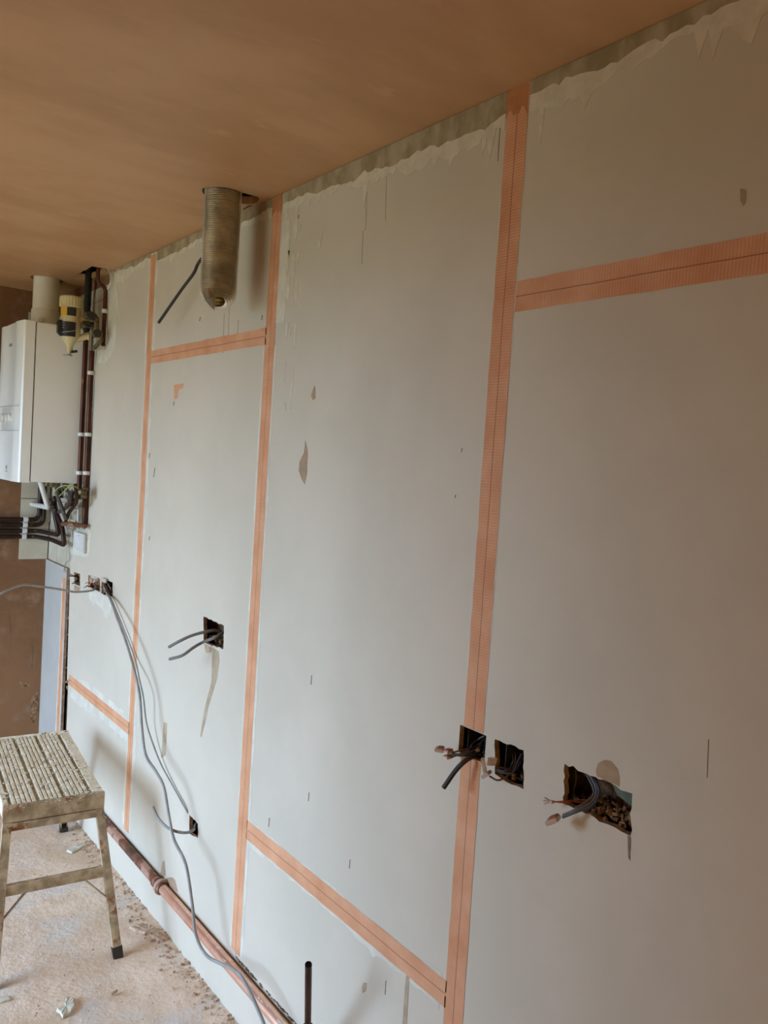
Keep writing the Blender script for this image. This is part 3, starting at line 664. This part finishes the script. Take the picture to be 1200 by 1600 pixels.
# four pipes along the far wall
zs = [W(20, 811.5, 1, YF-.03).z, W(20, 820, 1, YF-.03).z, W(20, 829.5, 1, YF-.03).z, W(20, 838.5, 1, YF-.03).z]
yp = YF-.026
lab = ['top', 'second', 'third', 'bottom']
tx = [W(62, 790, 1, yp).x, W(69, 790, 1, yp).x]
pipe('wall_pipe', 'topmost of four dark pipes on the far wall, turning up below the boiler', [(XL+.5, yp, zs[0]), (tx[0], yp, zs[0]), (tx[0], yp, BZ0+.01)], .0105, M_copb, .035, group='pipes along the far wall')
pipe('wall_pipe', 'second of four dark pipes on the far wall, turning up below the boiler', [(XL+.5, yp, zs[1]), (tx[1], yp, zs[1]), (tx[1], yp, BZ0+.01)], .0105, M_copb, .035, group='pipes along the far wall')
e3 = W(92, 836, 0, -.05); e4 = W(101, 852, 0, -.045)
pipe('wall_pipe', 'third of four dark pipes on the far wall, bending forward to the hanging valves', [(XL+.5, yp, zs[2]), (-.05, yp, zs[2]), (-.05, e3.y, e3.z), W(83, 790, 0, -.07)], .0105, M_copb, .03, group='pipes along the far wall')
pipe('wall_pipe', 'lowest of four dark pipes on the far wall, bending forward and up', [(XL+.5, yp-.002, zs[3]), (-.062, yp-.002, zs[3]), W(80, 843, 0, -.045), e4, W(97, 822, 0, -.05), W(87, 800, 0, -.06), W(84, 775, 0, -.07)], .0105, M_copb, .03, group='pipes along the far wall')
for i, (n_) in enumerate(lab):
    t = thing('pipe_clip', 'white clip on the %s dark pipe of the far wall' % n_, 'clip', (W(39.5-i*.5, 820, 1, yp).x, yp, zs[i]), 'clips on the far wall pipes')
    x = t.location.x; bm = bmesh.new(); lathe(bm, [(.012, -.011), (.0135, -.010), (.0135, .010), (.012, .011)], (x, yp, zs[i]), 14, Vector((1, 0, 0))); link('ring', bm, M_wplast, t, smooth=True)
    bm = bmesh.new(); box(bm, (x-.009, yp, zs[i]-.006), (x+.009, YF-.001, zs[i]+.006)); link('foot', bm, M_wplast, t)

# below the boiler: valves, hoses, condensate pipe, earth wires
pipe('condensate_pipe', 'white plastic waste pipe elbowing under the boiler into the tiled wall', [W(62, 750, 1, 3.86), W(75, 793, 1, 3.84), W(50, 788, 1, YF-.01)], .0115, M_wplast, .012)
for i, (a, b, x, lb) in enumerate(((85, 787, -.08, 'leftmost of the dark valves under the boiler'), (96, 770, -.085, 'middle dark valve under the boiler beside the earth wires'), (112, 775, -.07, 'valve under the boiler next to the braided hose'), (126, 772, -.055, 'brass topped valve at the foot of the dark pipe'), (132, 770, -.05, 'brass topped valve at the foot of the red brown pipe'))):
    valve(lb, W(a, b, 0, x), Vector((.1, .1, 1)), M_copb if i < 3 else M_brass, M_black if i < 3 else M_brass, r=.012, L=.045, kr=.010, kdir=Vector((-.8, -.6, .1)))
for i, (pts, lb) in enumerate((
    ([(88, 757, -.12), (91, 778, -.10), (97, 795, -.08), (103, 812, -.06)], 'braided hose hanging under the boiler, left one'),
    ([(100, 757, -.11), (108, 775, -.10), (106, 790, -.07), (92, 800, -.06)], 'dark hose looping under the boiler, middle one'))):
    cable('flexible_hose', lb, pts, .009, M_braid, 'hose')
pipe('gas_pipe', 'short dark pipe with white ends below the valves', [W(118, 757, 0, -.09), W(120, 785, 0, -.07), W(107, 802, 0, -.05), W(102, 818, 0, -.04)], .008, M_copb, .02)
pipe('link_pipe', 'plaster crusted dark stub pipe above the white switch', [W(98, 818, 0, -.05), W(110, 819, 0, -.04), W(133, 822, 0, -.025)], .010, M_rust, .015)
pipe('overflow_pipe', 'small white plastic pipe hooking down beside the red brown pipe', [W(106, 802, 0, -.03), W(108, 795, 0, -.035), W(122, 794, 0, -.035), W(122, 815, 0, -.03)], .004, M_wplast, .01)
pipe('overflow_pipe', 'small cream plastic hook beside the dark hanging pipe', [W(102, 815, 0, -.035), W(110, 812, 0, -.04), W(119, 815, 0, -.03)], .004, M_cream, .01)
cable('earth_wire', 'yellow green earth wire arching from the left valve to the dark pipe', [(88, 774, -.10), (86, 768, -.12), (95, 760, -.13), (108, 759, -.12), (119, 761, -.09), (124, 767, -.06)], .0022, M_gyw, 'wire')
cable('earth_wire', 'yellow green earth wire looping under the right end of the boiler', [(93, 775, -.10), (100, 768, -.12), (107, 761, -.12), (116, 760, -.09), (122, 770, -.06), (121, 780, -.05)], .0022, M_gyw, 'wire')
cable('power_wire', 'dark grey flex looping beneath the boiler valves', [(96, 762, -.09), (100, 776, -.10), (110, 778, -.09), (113, 765, -.08)], .003, M_greyd, 'wire')
cable('power_wire', 'grey wire dropping from the pipes to the small socket hole', [(103, 820, -.03), (107, 835, -.012), (108, 860, -.008), (109, 873, -.008), (103, 880, -.015), (101, 888, -.018), (101, 893, -.02)], .0013, M_greyd, 'wire')
for a, b, x in ((74, 803, -.06), (76, 800, -.10)): pass
pipe('bonding_bracket', 'pale plastic bracket strips behind the hanging pipes', [W(77, 815, 0, -.03), W(79, 800, 0, -.05), W(85, 793, 0, -.06)], .003, M_greyd, .01, 'bracket')
bm = bmesh.new()
for i in range(40): lump(bm, W(rnd.uniform(100, 133), rnd.uniform(821, 828), 0, rnd.uniform(-.012, .006)), rnd.uniform(.003, .008))
o = tag(link('plaster_crumbs', bm, M_smear), 'plaster crumbs packed above the white switch', 'plaster', kind='stuff')

# white fused spur on the board
t = thing('fused_switch', 'white surface mounted fused switch below the heating pipes', 'switch', W(126, 846, 0, 0))
a = wyz(121, 829); b = wyz(136, 866)
bm = bmesh.new(); box(bm, (-.009, b[0]+.004, b[1]+.004), (0, a[0]-.004, a[1]-.004), .001); link('box', bm, M_wplast, t)
bm = bmesh.new(); box(bm, (-.017, b[0], b[1]+.002), (-.0092, a[0], a[1]-.002), .002); fp = link('faceplate', bm, M_wplast, t)
for dz_ in (-.03, .03):
    bm = bmesh.new(); lathe(bm, [(.003, 0), (.003, .001)], (-.017, (a[0]+b[0])/2, (a[1]+b[1])/2+dz_), 10, Vector((-1, 0, 0))); link('screw', bm, M_chrome, fp)

# thin pipes standing in the open gap by the corner
yg = 3.745
pipe('gap_pipe', 'reddish brown pipe standing in the gap of the corner boards', [(.022, yg, 0), (.022, yg, .50)], .014, M_copd)
pipe('gap_pipe', 'thin grey pipe in the upper part of the corner gap', [(.02, yg+.005, .52), (.02, yg+.002, 1.05)], .006, M_greyd)
bm = bmesh.new()
for i in range(90): lump(bm, (rnd.uniform(.012, .034), yg+rnd.uniform(-.035, .04), rnd.uniform(.5, 1.07)), rnd.uniform(.006, .014))
o = link('mortar_rubble', bm, M_grout, wall_r); o['kind'] = 'stuff'

# ------------------------------------------------------------------ socket holes: wires and connectors
def connector(label, p, d, size=(.010, .018, .007), group='push-in wire connectors', levers=True):
    """small lever connector at p, long side along d"""
    t = thing('wire_connector', label, 'connector', p, group); d = Vector(d).normalized()
    s = d.cross(Vector((0, 0, 1))).normalized(); u = s.cross(d); R = Matrix((s, d, u)).transposed()
    bm = bmesh.new(); box(bm, (-size[0], -size[1]/2, -size[2]/2), (size[0], size[1]/2, size[2]/2), .0012); bmesh.ops.transform(bm, matrix=Matrix.Translation(p) @ R.to_4x4(), verts=bm.verts[:])
    link('housing', bm, M_clear, t)
    if levers:
        for k in (-1, 0, 1):
            bm = bmesh.new(); box(bm, (k*.0062-.0026, -size[1]*.45, size[2]/2), (k*.0062+.0026, size[1]*.2, size[2]/2+.002), .0005); bmesh.ops.transform(bm, matrix=Matrix.Translation(p) @ R.to_4x4(), verts=bm.verts[:])
            link('lever', bm, M_orange if k else M_brownw, t)
cable('black_cable', 'stubby thick black cable sticking out of the taped socket hole', [(754, 1160, .035), (745, 1178, .01), (728, 1188, -.02), (712, 1204, -.035), (693, 1231, -.05)], .0048, M_black)
for i, (pts, r_, m_, lb) in enumerate((
    ([(757, 1155, .04), (744, 1166, .02), (722, 1172, -.015), (706, 1176, -.03)], .0018, M_brownw, 'brown wire arching from the taped socket hole to its connector'),
    ([(758, 1160, .04), (742, 1172, .015), (722, 1178, -.015), (706, 1178, -.03)], .0022, M_greyd, 'grey wire arching from the taped socket hole to its connector'),
    ([(757, 1166, .04), (742, 1178, .012), (724, 1181, -.015), (708, 1180, -.03)], .0018, M_bluew, 'blue wire arching from the taped socket hole to its connector'),
    ([(756, 1150, .04), (740, 1160, .03), (730, 1173, .0), (704, 1184, -.03)], .0018, M_greyd, 'dark wire under the blue one at the taped socket hole'),
    ([(814, 1190, .035), (806, 1202, .02), (790, 1205, -.01), (776, 1203, -.02)], .0020, M_bluew, 'upper blue wire of the hole right of the tape'),
    ([(815, 1178, .035), (808, 1192, .02), (800, 1208, .0), (779, 1206, -.02)], .0020, M_bluew, 'lower blue wire of the hole right of the tape'),
    ([(800, 1170, .04), (806, 1182, .03), (800, 1200, .01), (776, 1198, -.015)], .0018, M_brownw, 'brown wire curving inside the hole right of the tape'),
    ([(814, 1184, .035), (800, 1206, .005), (780, 1219, -.02), (765, 1213, -.025)], .0018, M_brownw, 'brown wire looping low from the hole right of the tape'),
    ([(796, 1168, .04), (802, 1185, .032), (798, 1198, .02), (790, 1203, .0)], .0018, M_greyd, 'grey wire curving inside the hole right of the tape'),
    ([(914, 1202, .04), (926, 1218, .03), (932, 1238, .02), (922, 1256, .0), (900, 1265, -.02), (879, 1274, -.03)], .0024, M_greyd, 'outer grey wire bending out of the double hole'),
    ([(918, 1204, .04), (931, 1222, .03), (936, 1240, .02), (925, 1259, .0), (902, 1268, -.02), (879, 1277, -.03)], .0024, M_bluew, 'blue wire bending out of the double hole to the orange connector'),
    ([(909, 1202, .04), (921, 1218, .03), (928, 1238, .02), (918, 1252, .0), (900, 1262, -.02)], .0020, M_greyd, 'inner grey wire bending out of the double hole'),
    ([(921, 1250, .025), (900, 1250, .01), (880, 1252, -.01), (864, 1253, -.02)], .0013, M_copw, 'bare copper wire running left out of the double hole'),
    ([(921, 1255, .025), (900, 1253, .01), (880, 1254, -.01), (864, 1252, -.02)], .0013, M_copw, 'second bare copper wire just under its twin in the double hole'),
    ([(899, 1200, .035), (900, 1218, .03), (896, 1236, .028), (894, 1246, .026)], .0010, M_greyd, 'hair thin grey wire hanging inside the left of the double hole'),
)):
    cable('cable_core', lb, pts, r_, m_, 'wire')
connector('clear connector furthest left of the taped hole', W(687, 1171, 0, -.04), W(687, 1171, 0, -.04)-W(700, 1173, 0, -.03))
connector('clear and brown connector closest to the taped hole, upper', W(699, 1174, 0, -.032), W(690, 1172, 0, -.034)-W(706, 1176, 0, -.03), (.010, .018, .006))
connector('clear and brown connector under its twin left of the taped hole', W(699, 1183, 0, -.032), W(690, 1181, 0, -.034)-W(706, 1183, 0, -.03), (.010, .016, .006))
connector('whitish connector tilted up between the two single holes', W(768, 1190, 0, -.03), Vector((-.3, -.5, .9)), (.009, .018, .007), levers=False)
connector('whitish connector left of its tilted twin between the single holes', W(756, 1196, 0, -.03), Vector((-.2, .2, 1)), (.009, .026, .007), levers=False)
connector('lowest whitish connector between the two single holes', W(760, 1210, 0, -.03), Vector((-.2, .5, -.5)), (.009, .018, .007), levers=False)
connector('orange levered connector on the blue wire below the double hole', W(864, 1281, 0, -.038), W(852, 1286, 0, -.042)-W(879, 1276, 0, -.03), (.011, .024, .008))
connector('tiny brown connector on the bare copper wires of the double hole', W(862, 1253, 0, -.021), W(855, 1252, 0, -.022)-W(866, 1253, 0, -.02), (.004, .008, .005), levers=False)
for k, (a, b) in enumerate(((851, 1246), (849, 1251), (850, 1256))):
    cable('wire_tail', ['uppermost', 'middle', 'lowest'][k]+' splayed white wire tail left of the double hole', [(861, 1252, -.02), (856, (b+1252)/2, -.024), (a, b, -.028)], .0012, M_clear, 'wire', n=4, seg=6)

# grey cables leaving the middle single hole and the low slot
cable('grey_cable', 'upper grey cable poking left from the mid wall hole', [(347, 987, .03), (336, 985, .0), (322, 987, -.03), (300, 993, -.07), (282, 1001, -.10), (264, 1011, -.12)], .0048, M_greyd)
cable('grey_cable', 'lower grey cable poking left from the mid wall hole', [(350, 987, .02), (336, 996, -.01), (318, 1003, -.03), (302, 1012, -.06), (285, 1024, -.09), (265, 1030, -.11)], .0048, M_greyd)
cable('grey_cable', 'short curled grey cable coming out of the low wall slot', [(306, 1288, .02), (303, 1296, -.01), (292, 1301, -.04), (275, 1299, -.07), (260, 1292, -.09), (247, 1278, -.10), (239, 1260, -.11)], .0048, M_grey)
# long trailing cable and the two that hang beside it
cable('grey_cable', 'long grey cable trailing from the far holes down across the copper pipe', [(160, 915, .02), (168, 928, -.01), (174, 940, -.03), (183, 966, -.05), (196, 1000, -.06), (208, 1040, -.065), (218, 1085, -.07), (222, 1140, -.075), (228, 1180, -.08), (244, 1206, -.08), (256, 1230, -.08), (264, 1275, -.085), (272, 1312, -.085), (290, 1350, -.09), (300, 1410, -.09), (306, 1460, -.09), (322, 1492, -.08), (350, 1508, -.075), (372, 1520, -.075), (388, 1545, -.075), (402, 1575, -.08), (414, 1605, -.08), (424, 1640, -.08)], .0048, M_grey, seg=10)
cable('grey_cable', 'thinner grey cable running close behind the long trailing one', [(162, 915, .02), (172, 932, -.008), (182, 955, -.012), (200, 1000, -.012), (211, 1030, -.012), (218, 1062, -.035), (224, 1090, -.04), (229, 1130, -.03), (240, 1165, -.02), (252, 1195, -.014), (270, 1228, -.008), (289, 1262, -.006), (297, 1275, .008)], .0030, M_grey)
cable('grey_cable', 'grey cable arching off to the left edge from the far holes', [(150, 914, .02), (146, 922, -.03), (120, 925, -.14), (100, 922, -.22), (75, 918, -.30), (45, 914, -.38), (30, 915, -.42), (12, 922, -.47), (-14, 936, -.52)], .0042, M_grey)
# bundles inside the far holes
k = 0
for (a, b, c2, d2, m_, nm) in ((141, 903, 149, 914, M_copw, 'pinkish'), (146, 901, 139, 915, M_copw, 'crossing pinkish'), (143, 910, 154, 918, M_brownw, 'brown'), (139, 908, 131, 912, M_clear, 'pale'), (140, 912, 131, 918, M_greyd, 'dark'), (163, 908, 170, 926, M_brownw, 'brown vertical'), (166, 906, 173, 920, M_greyd, 'grey vertical'), (161, 912, 168, 930, M_clear, 'pale vertical'), (171, 912, 162, 926, M_greyd, 'grey slanting'), (122, 898, 110, 900, M_brownw, 'brown sideways'), (123, 902, 108, 896, M_greyd, 'grey sideways'), (123, 904, 113, 912, M_brownw, 'drooping brown')):
    k += 1
    hn = 'middle far hole' if 128 < a < 158 and k < 6 else 'right far hole' if a > 158 else 'leftmost far hole'
    cable('cable_core', nm+' wire end in the '+hn, [(a, b, .025), ((a+c2)/2, (b+d2)/2+1, -.01), (c2, d2, -.02)], .0024 if k < 9 else .0028, m_, 'wire', n=5, seg=6)
connector('whitish connector block left of the smallest far hole', W(101, 892, 0, -.02), Vector((0, 1, .2)), (.006, .022, .012), levers=False)
connector('pinkish connector inside the middle far hole, left', W(143, 907, 0, -.012), Vector((0, 1, .6)), (.006, .022, .01), levers=False)
connector('pinkish connector inside the middle far hole, right', W(149, 908, 0, -.012), Vector((0, -1, .6)), (.006, .022, .01), levers=False)
bm = bmesh.new(); slab(bm, rag([wyz(162, 902), wyz(170, 905), wyz(169, 911), wyz(161, 908)], .01, .001), [], 0, -.012, -.006); tag(link('loose_board_chip', bm, M_clear), 'pinkish board chip on top of the right far hole', 'plaster chip')
# smears under the far holes and round the switch
ppatch('plaster_smear', [(136, 920), (176, 934), (172, 960), (166, 966), (158, 950), (150, 942), (146, 948), (140, 935)], M_skim, step=.02, amp=.004)
ppatch('plaster_smear', [(116, 914), (126, 918), (124, 924), (116, 922)], M_tan)
ppatch('plaster_smear', [(137, 826), (142, 832), (141, 860), (136, 872), (124, 868), (110, 865), (111, 858), (136, 866)], M_skim, step=.02)
ppatch('plaster_smear', [(169, 470), (182, 440), (185, 470), (181, 545), (164, 570), (152, 566), (152, 552), (167, 548)], M_skim, step=.02, amp=.004)

# ------------------------------------------------------------------ copper pipe at the foot of the wall, standing stub
t = thing('copper_pipe', 'long copper pipe running along the foot of the boarded wall', 'pipe', (-.021, 2.4, .165))
xp, zp = -.0205, .158
Yj = W(250, 1374, 0, xp).y
bm = bmesh.new(); tube(bm, [(xp, Yj+.02-(Yj+.02-(-1.0))*i/40, zp) for i in range(41)], .0165, 20); link('bright_length', bm, M_cop, t, smooth=True)['label'] = 'bright clean copper length'
bm = bmesh.new(); tube(bm, [(xp, Yj-.01+(3.72-Yj)*i/30, zp) for i in range(31)], .0160, 20); link('dull_length', bm, M_rust, t, smooth=True)['label'] = 'dull plaster stained length'
bm = bmesh.new(); lathe(bm, [(.018, -.035), (.020, -.033), (.020, -.012), (.018, -.010), (.018, .012), (.0205, .014), (.0205, .030), (.018, .032)], (xp, Yj, zp), 20, Vector((0, -1, 0))); link('coupling', bm, M_rust, t, smooth=True)
t = thing('pipe_bracket', 'pinkish pipe ring bracket plastered to the wall at the coupling', 'bracket', (xp, Yj-.012, zp))
bm = bmesh.new(); lathe(bm, [(.021, -.008), (.026, -.007), (.026, .007), (.021, .008)], (xp, Yj-.012, zp), 20, Vector((0, 1, 0))); link('ring', bm, mat('pink_bracket', srgb(206, 172, 150), srgb(190, 152, 130), scale=30, rough=.8), t, smooth=True)
ppatch('torn_patch', [(254, 1347), (257, 1344), (259, 1368), (252, 1370), (250, 1366)], M_stain)
ppatch('torn_patch', [(261, 1371), (270, 1371), (274, 1376), (278, 1394), (270, 1388), (262, 1380)], M_tan)
# plaster daubs on the near length
bm = bmesh.new()
for i in range(26): lump(bm, (xp-rnd.uniform(-.006, .012), rnd.uniform(1.55, 2.02), zp+.0135+rnd.uniform(-.002, .001)), rnd.uniform(.003, .008), (.6, 2.2, .4))
link('plaster_daubs', bm, M_smear, bpy.data.objects['copper_pipe'])['kind'] = 'stuff'

t = thing('copper_stub', 'open ended upright copper stub with brass fitting before the wall', 'pipe', W(481, 1640, 0, -.075))
top = W(482, 1507, 0, -.155); base = W(481, 1602, 0, -.088); d = (top-base).normalized()
bm = bmesh.new(); R0 = tube(bm, [base, top], .0078, 24, caps=False); R1 = tube(bm, [base+d*.03, top], .0069, 24, caps=False)
for k in range(24): bm.faces.new((R0[1][k], R0[1][(k+1) % 24], R1[1][(k+1) % 24], R1[1][k]))
link('tube', bm, M_copd, t, smooth=True)
bm = bmesh.new(); lathe(bm, [(.0069, 0), (.0069, .0015)], top-d*.006, 20, d); link('bore_shade', bm, M_bore_shade, t)  # dark disc stands in for the shade down the open bore
bm = bmesh.new(); lathe(bm, [(.011, -.03), (.0125, -.028), (.0125, -.004), (.0105, 0)], base, 6, d); lathe(bm, [(.0095, -.05), (.0095, -.03)], base, 16, d); link('fitting', bm, M_brass, t)
bm = bmesh.new(); tube(bm, arc_pts([base-d*.04, base-d*.10, Vector((base.x-d.x*.12, base.y-d.y*.12, 0))], .04), .0078, 16); link('tail', bm, M_copd, t, smooth=True)

# ------------------------------------------------------------------ step platform
ZT = .49
nl, nr = W(5, 1262, 2, ZT), W(163, 1238, 2, ZT); fr = W(95, 1143, 2, ZT)
ex = (nr-nl); Wd = ex.length; ex.normalize()
ey = (fr-nr); ey = (ey-ex*ey.dot(ex)); Ld = ey.length; ey.normalize()
O = nl; ez = Vector((0, 0, 1))
def sp(u, v, z): return O + ex*u + ey*v + ez*(z-ZT)
step = thing('step_platform', 'plaster spattered folding step platform with ribbed top and splayed legs', 'step stool', sp(Wd/2, Ld/2, 0))
def sbox(bm, u0, u1, v0, v1, z0, z1, bev=.001):
    R = Matrix((ex, ey, ez)).transposed()
    c = sp((u0+u1)/2, (v0+v1)/2, (z0+z1)/2)
    r = bmesh.ops.create_cube(bm, size=1)
    for v in r['verts']: v.co = R @ Vector((v.co.x*(u1-u0), v.co.y*(v1-v0), v.co.z*(z1-z0))) + c
    if bev: bmesh.ops.bevel(bm, geom=list({e for v in r['verts'] for e in v.link_edges}), offset=bev, segments=1, affect='EDGES')
cuts = [.072, .345, .60, .872]
for i in range(3):
    u0, u1 = cuts[i]*Wd+.005, cuts[i+1]*Wd-.005
    bm = bmesh.new(); sbox(bm, u0, u1, .010, Ld-.010, ZT-.040, ZT-.005)
    nr_ = 5
    for k in range(nr_):
        a = u0+(u1-u0)*(k+.12)/nr_; b = u0+(u1-u0)*(k+.80)/nr_; sbox(bm, a, b, .010, Ld-.010, ZT-.006, ZT, .0012)
    link('tread_plank', bm, M_step, step)
for a, b in ((0, cuts[0]*Wd-.005), (cuts[3]*Wd+.005, Wd)):
    bm = bmesh.new(); sbox(bm, a, b, .004, Ld-.004, ZT-.045, ZT, .002); link('side_rail', bm, M_step, step)
for a, b in ((0, .008), (Ld-.008, Ld)):
    bm = bmesh.new(); sbox(bm, -.002, Wd+.002, a-.002, b+.002, ZT-.052, ZT+.003, .002); sbox(bm, .0, Wd, a, b+.006, ZT-.054, ZT-.050, .001); link('end_plate', bm, M_leg if a == 0 else M_step, step)
bm = bmesh.new()
for i in range(420):
    u, v = rnd.uniform(.002, Wd-.002), rnd.uniform(.0, Ld)
    lump(bm, sp(u, v, ZT+.0005), rnd.uniform(.0012, .0042), (1.2, 1.5, .45))
for i in range(140):
    u = rnd.uniform(.0, Wd); lump(bm, sp(u, rnd.uniform(-.003, .006), ZT+rnd.uniform(-.012, .004)), rnd.uniform(.0015, .004), (1.3, .6, .6))
link('plaster_spatter', bm, M_scrap, step)['kind'] = 'stuff'
sl_n = (O + ex*Wd) ; foot_r = W(181, 1493, 2, 0); foot_l = W(0, 1545, 2, 0)
spl = -.155
def leg(u, v, side, end):
    """channel leg: web faces outwards along the end, flanges behind"""
    topp = sp(u, v, ZT-.048); bot = sp(u+side*.040, v+end*.16, 0.028)
    d_ = (bot-topp).normalized(); out = ey*end
    bm = bmesh.new()
    n_ = (out-d_*out.dot(d_)).normalized(); s_ = d_.cross(n_).normalized()
    def cb(c0, c1, a0, a1, b0, b1):
        q = [c0+s_*a0+n_*b0, c0+s_*a1+n_*b0, c0+s_*a1+n_*b1, c0+s_*a0+n_*b1, c1+s_*a0+n_*b0, c1+s_*a1+n_*b0, c1+s_*a1+n_*b1, c1+s_*a0+n_*b1]
        vv = [bm.verts.new(p) for p in q]
        for f in ((0, 1, 2, 3), (7, 6, 5, 4), (0, 4, 5, 1), (1, 5, 6, 2), (2, 6, 7, 3), (3, 7, 4, 0)): bm.faces.new([vv[i] for i in f])
    cb(topp, bot, -.013, .013, -.0015, .0015)
    cb(topp, bot, -.013, -.0105, -.022, -.0015); cb(topp, bot, .0105, .013, -.022, -.0015)
    bmesh.ops.recalc_face_normals(bm, faces=bm.faces[:])
    L_ = link('leg', bm, M_leg, step)
    bm = bmesh.new(); f1 = bot+d_*.029
    cb(bot-d_*.004, f1, -.0155, .0155, -.025, .003); bmesh.ops.recalc_face_normals(bm, faces=bm.faces[:])
    dz = min(v.co.z for v in bm.verts)
    for v in bm.verts:
        if v.co.z < .006: v.co.z = 0.0
    link('rubber_foot', bm, M_black, L_)
    bm = bmesh.new(); lathe(bm, [(.004, 0), (.004, .002), (.002, .003)], topp+d_*.02+n_*.0015, 10, n_); link('rivet', bm, M_chrome, L_)
    return topp, bot
ends = {}
for end, v in ((-1, .006), (1, Ld-.006)):
    for side, u in ((-1, .015), (1, Wd-.012)): ends[(end, side)] = leg(u, v, side, end)
for end in (-1, 1):
    (tl, bl), (tr, br) = ends[(end, -1)], ends[(end, 1)]
    for f_, hh in ((.47, .030), (.05, .024)):
        a = tl.lerp(bl, f_)+ex*.012-ey*end*.010; b = tr.lerp(br, f_)-ex*.012-ey*end*.010
        bm = bmesh.new(); bar(bm, a, b, .018, hh); link('rung', bm, M_leg, step)
    for (tp, bt), sd in (((tl, bl), 1), ((tr, br), -1)):
        a = tp.lerp(bt, .66)+ex*sd*.010-ey*end*.012; b = tp.lerp(bt, .50)+ex*sd*.075-ey*end*.012
        bm = bmesh.new(); bar(bm, a, b, .003, .012, up=ey, bev=0); link('brace', bm, M_chrome if sd > 0 else M_leg, step)

# ------------------------------------------------------------------ floor debris
def scrap(label, px_, h, m_=M_scrap, cat='plaster scrap'):
    pts = [W(a, b, 2, .002) for a, b in px_]; c = sum(pts, Vector())/len(pts)
    bm = bmesh.new(); ol = rag([(p.x, p.y) for p in pts], .006, .0012)
    n = len(ol); h *= .55; base_ = [bm.verts.new((p[0], p[1], -.001)) for p in ol]
    top_ = [bm.verts.new((c.x+(p[0]-c.x)*.93, c.y+(p[1]-c.y)*.93, .004+h*rnd.uniform(.2, 1))) for p in ol]
    cv = bm.verts.new((c.x, c.y, .004+h*.5))
    for i in range(n):
        j = (i+1) % n; bm.faces.new((base_[i], base_[j], top_[j], top_[i])); bm.faces.new((top_[i], top_[j], cv))
    bmesh.ops.recalc_face_normals(bm, faces=bm.faces[:])
    return tag(link('plaster_scrap', bm, m_), label, cat)
scrap('curled pale plaster scrap on the floor in the foreground', [(88, 1579), (100, 1574), (102, 1563), (107, 1559), (115, 1562), (116, 1573), (109, 1584), (98, 1590), (94, 1584)], .012)
scrap('pale twisted scrap on the floor seen under the step platform, right', [(104, 1330), (112, 1325), (122, 1322), (130, 1318), (134, 1321), (122, 1327), (112, 1333)], .010)
scrap('rough brown mortar clump on the floor against the wall', [(200, 1450), (222, 1443), (240, 1450), (248, 1458), (262, 1470), (248, 1472), (236, 1462), (215, 1456)], .010, M_chip, 'rubble')
scrap('thin crescent of wood chip on the floor right of the pale scrap', [(173, 1552), (184, 1547), (183, 1549), (174, 1555)], .003, M_chip, 'wood chip')
scrap('white dust heap on the floor below the left leg', [(-14, 1560), (10, 1556), (18, 1562), (0, 1568)], .003, M_smear, 'plaster dust')
bm = bmesh.new()
for i in range(900):
    if i < 420:
        y = rnd.uniform(1.9, 3.7); x = -abs(rnd.gauss(0, .035))-.004; r_ = rnd.uniform(.0015, .006)
    else:
        y = rnd.uniform(1.9, 3.9); x = rnd.uniform(-.62, -.02); r_ = rnd.uniform(.0008, .003)
    lump(bm, (x, y, .0005), r_, (1.2, 1.2, .6))
tag(link('floor_grit', bm, M_chip), 'scattered plaster crumbs and grit on the screed floor', 'grit', kind='stuff')
chips = ((186, 1420, 3, 'tiny mortar chip furthest up the crumb line, just right of the step leg'), (206, 1432, 4, 'small mortar chip at the upper left end of the brown clump'), (212, 1448, 5, 'mortar chip lying on the left of the brown clump'), (232, 1452, 6, 'largest mortar chip, in the middle of the brown clump'), (226, 1460, 4, 'small mortar chip just below the largest chip of the clump'), (252, 1470, 5, 'mortar chip at the lower right end of the brown clump'), (276, 1487, 4, 'lone mortar chip by the wall foot below the clump'), (290, 1505, 5, 'upper of two neighbouring mortar chips nearest the camera by the wall'), (296, 1512, 4, 'lower of two neighbouring mortar chips nearest the camera by the wall'))
for a, b, s_, lb in chips:
    p = W(a, b, 2, .003); bm = bmesh.new(); lump(bm, p, s_*.0014, (1.3, 1.0, .7))
    tag(link('mortar_chip', bm, M_chip), lb, 'rubble', 'mortar chips along the wall foot')
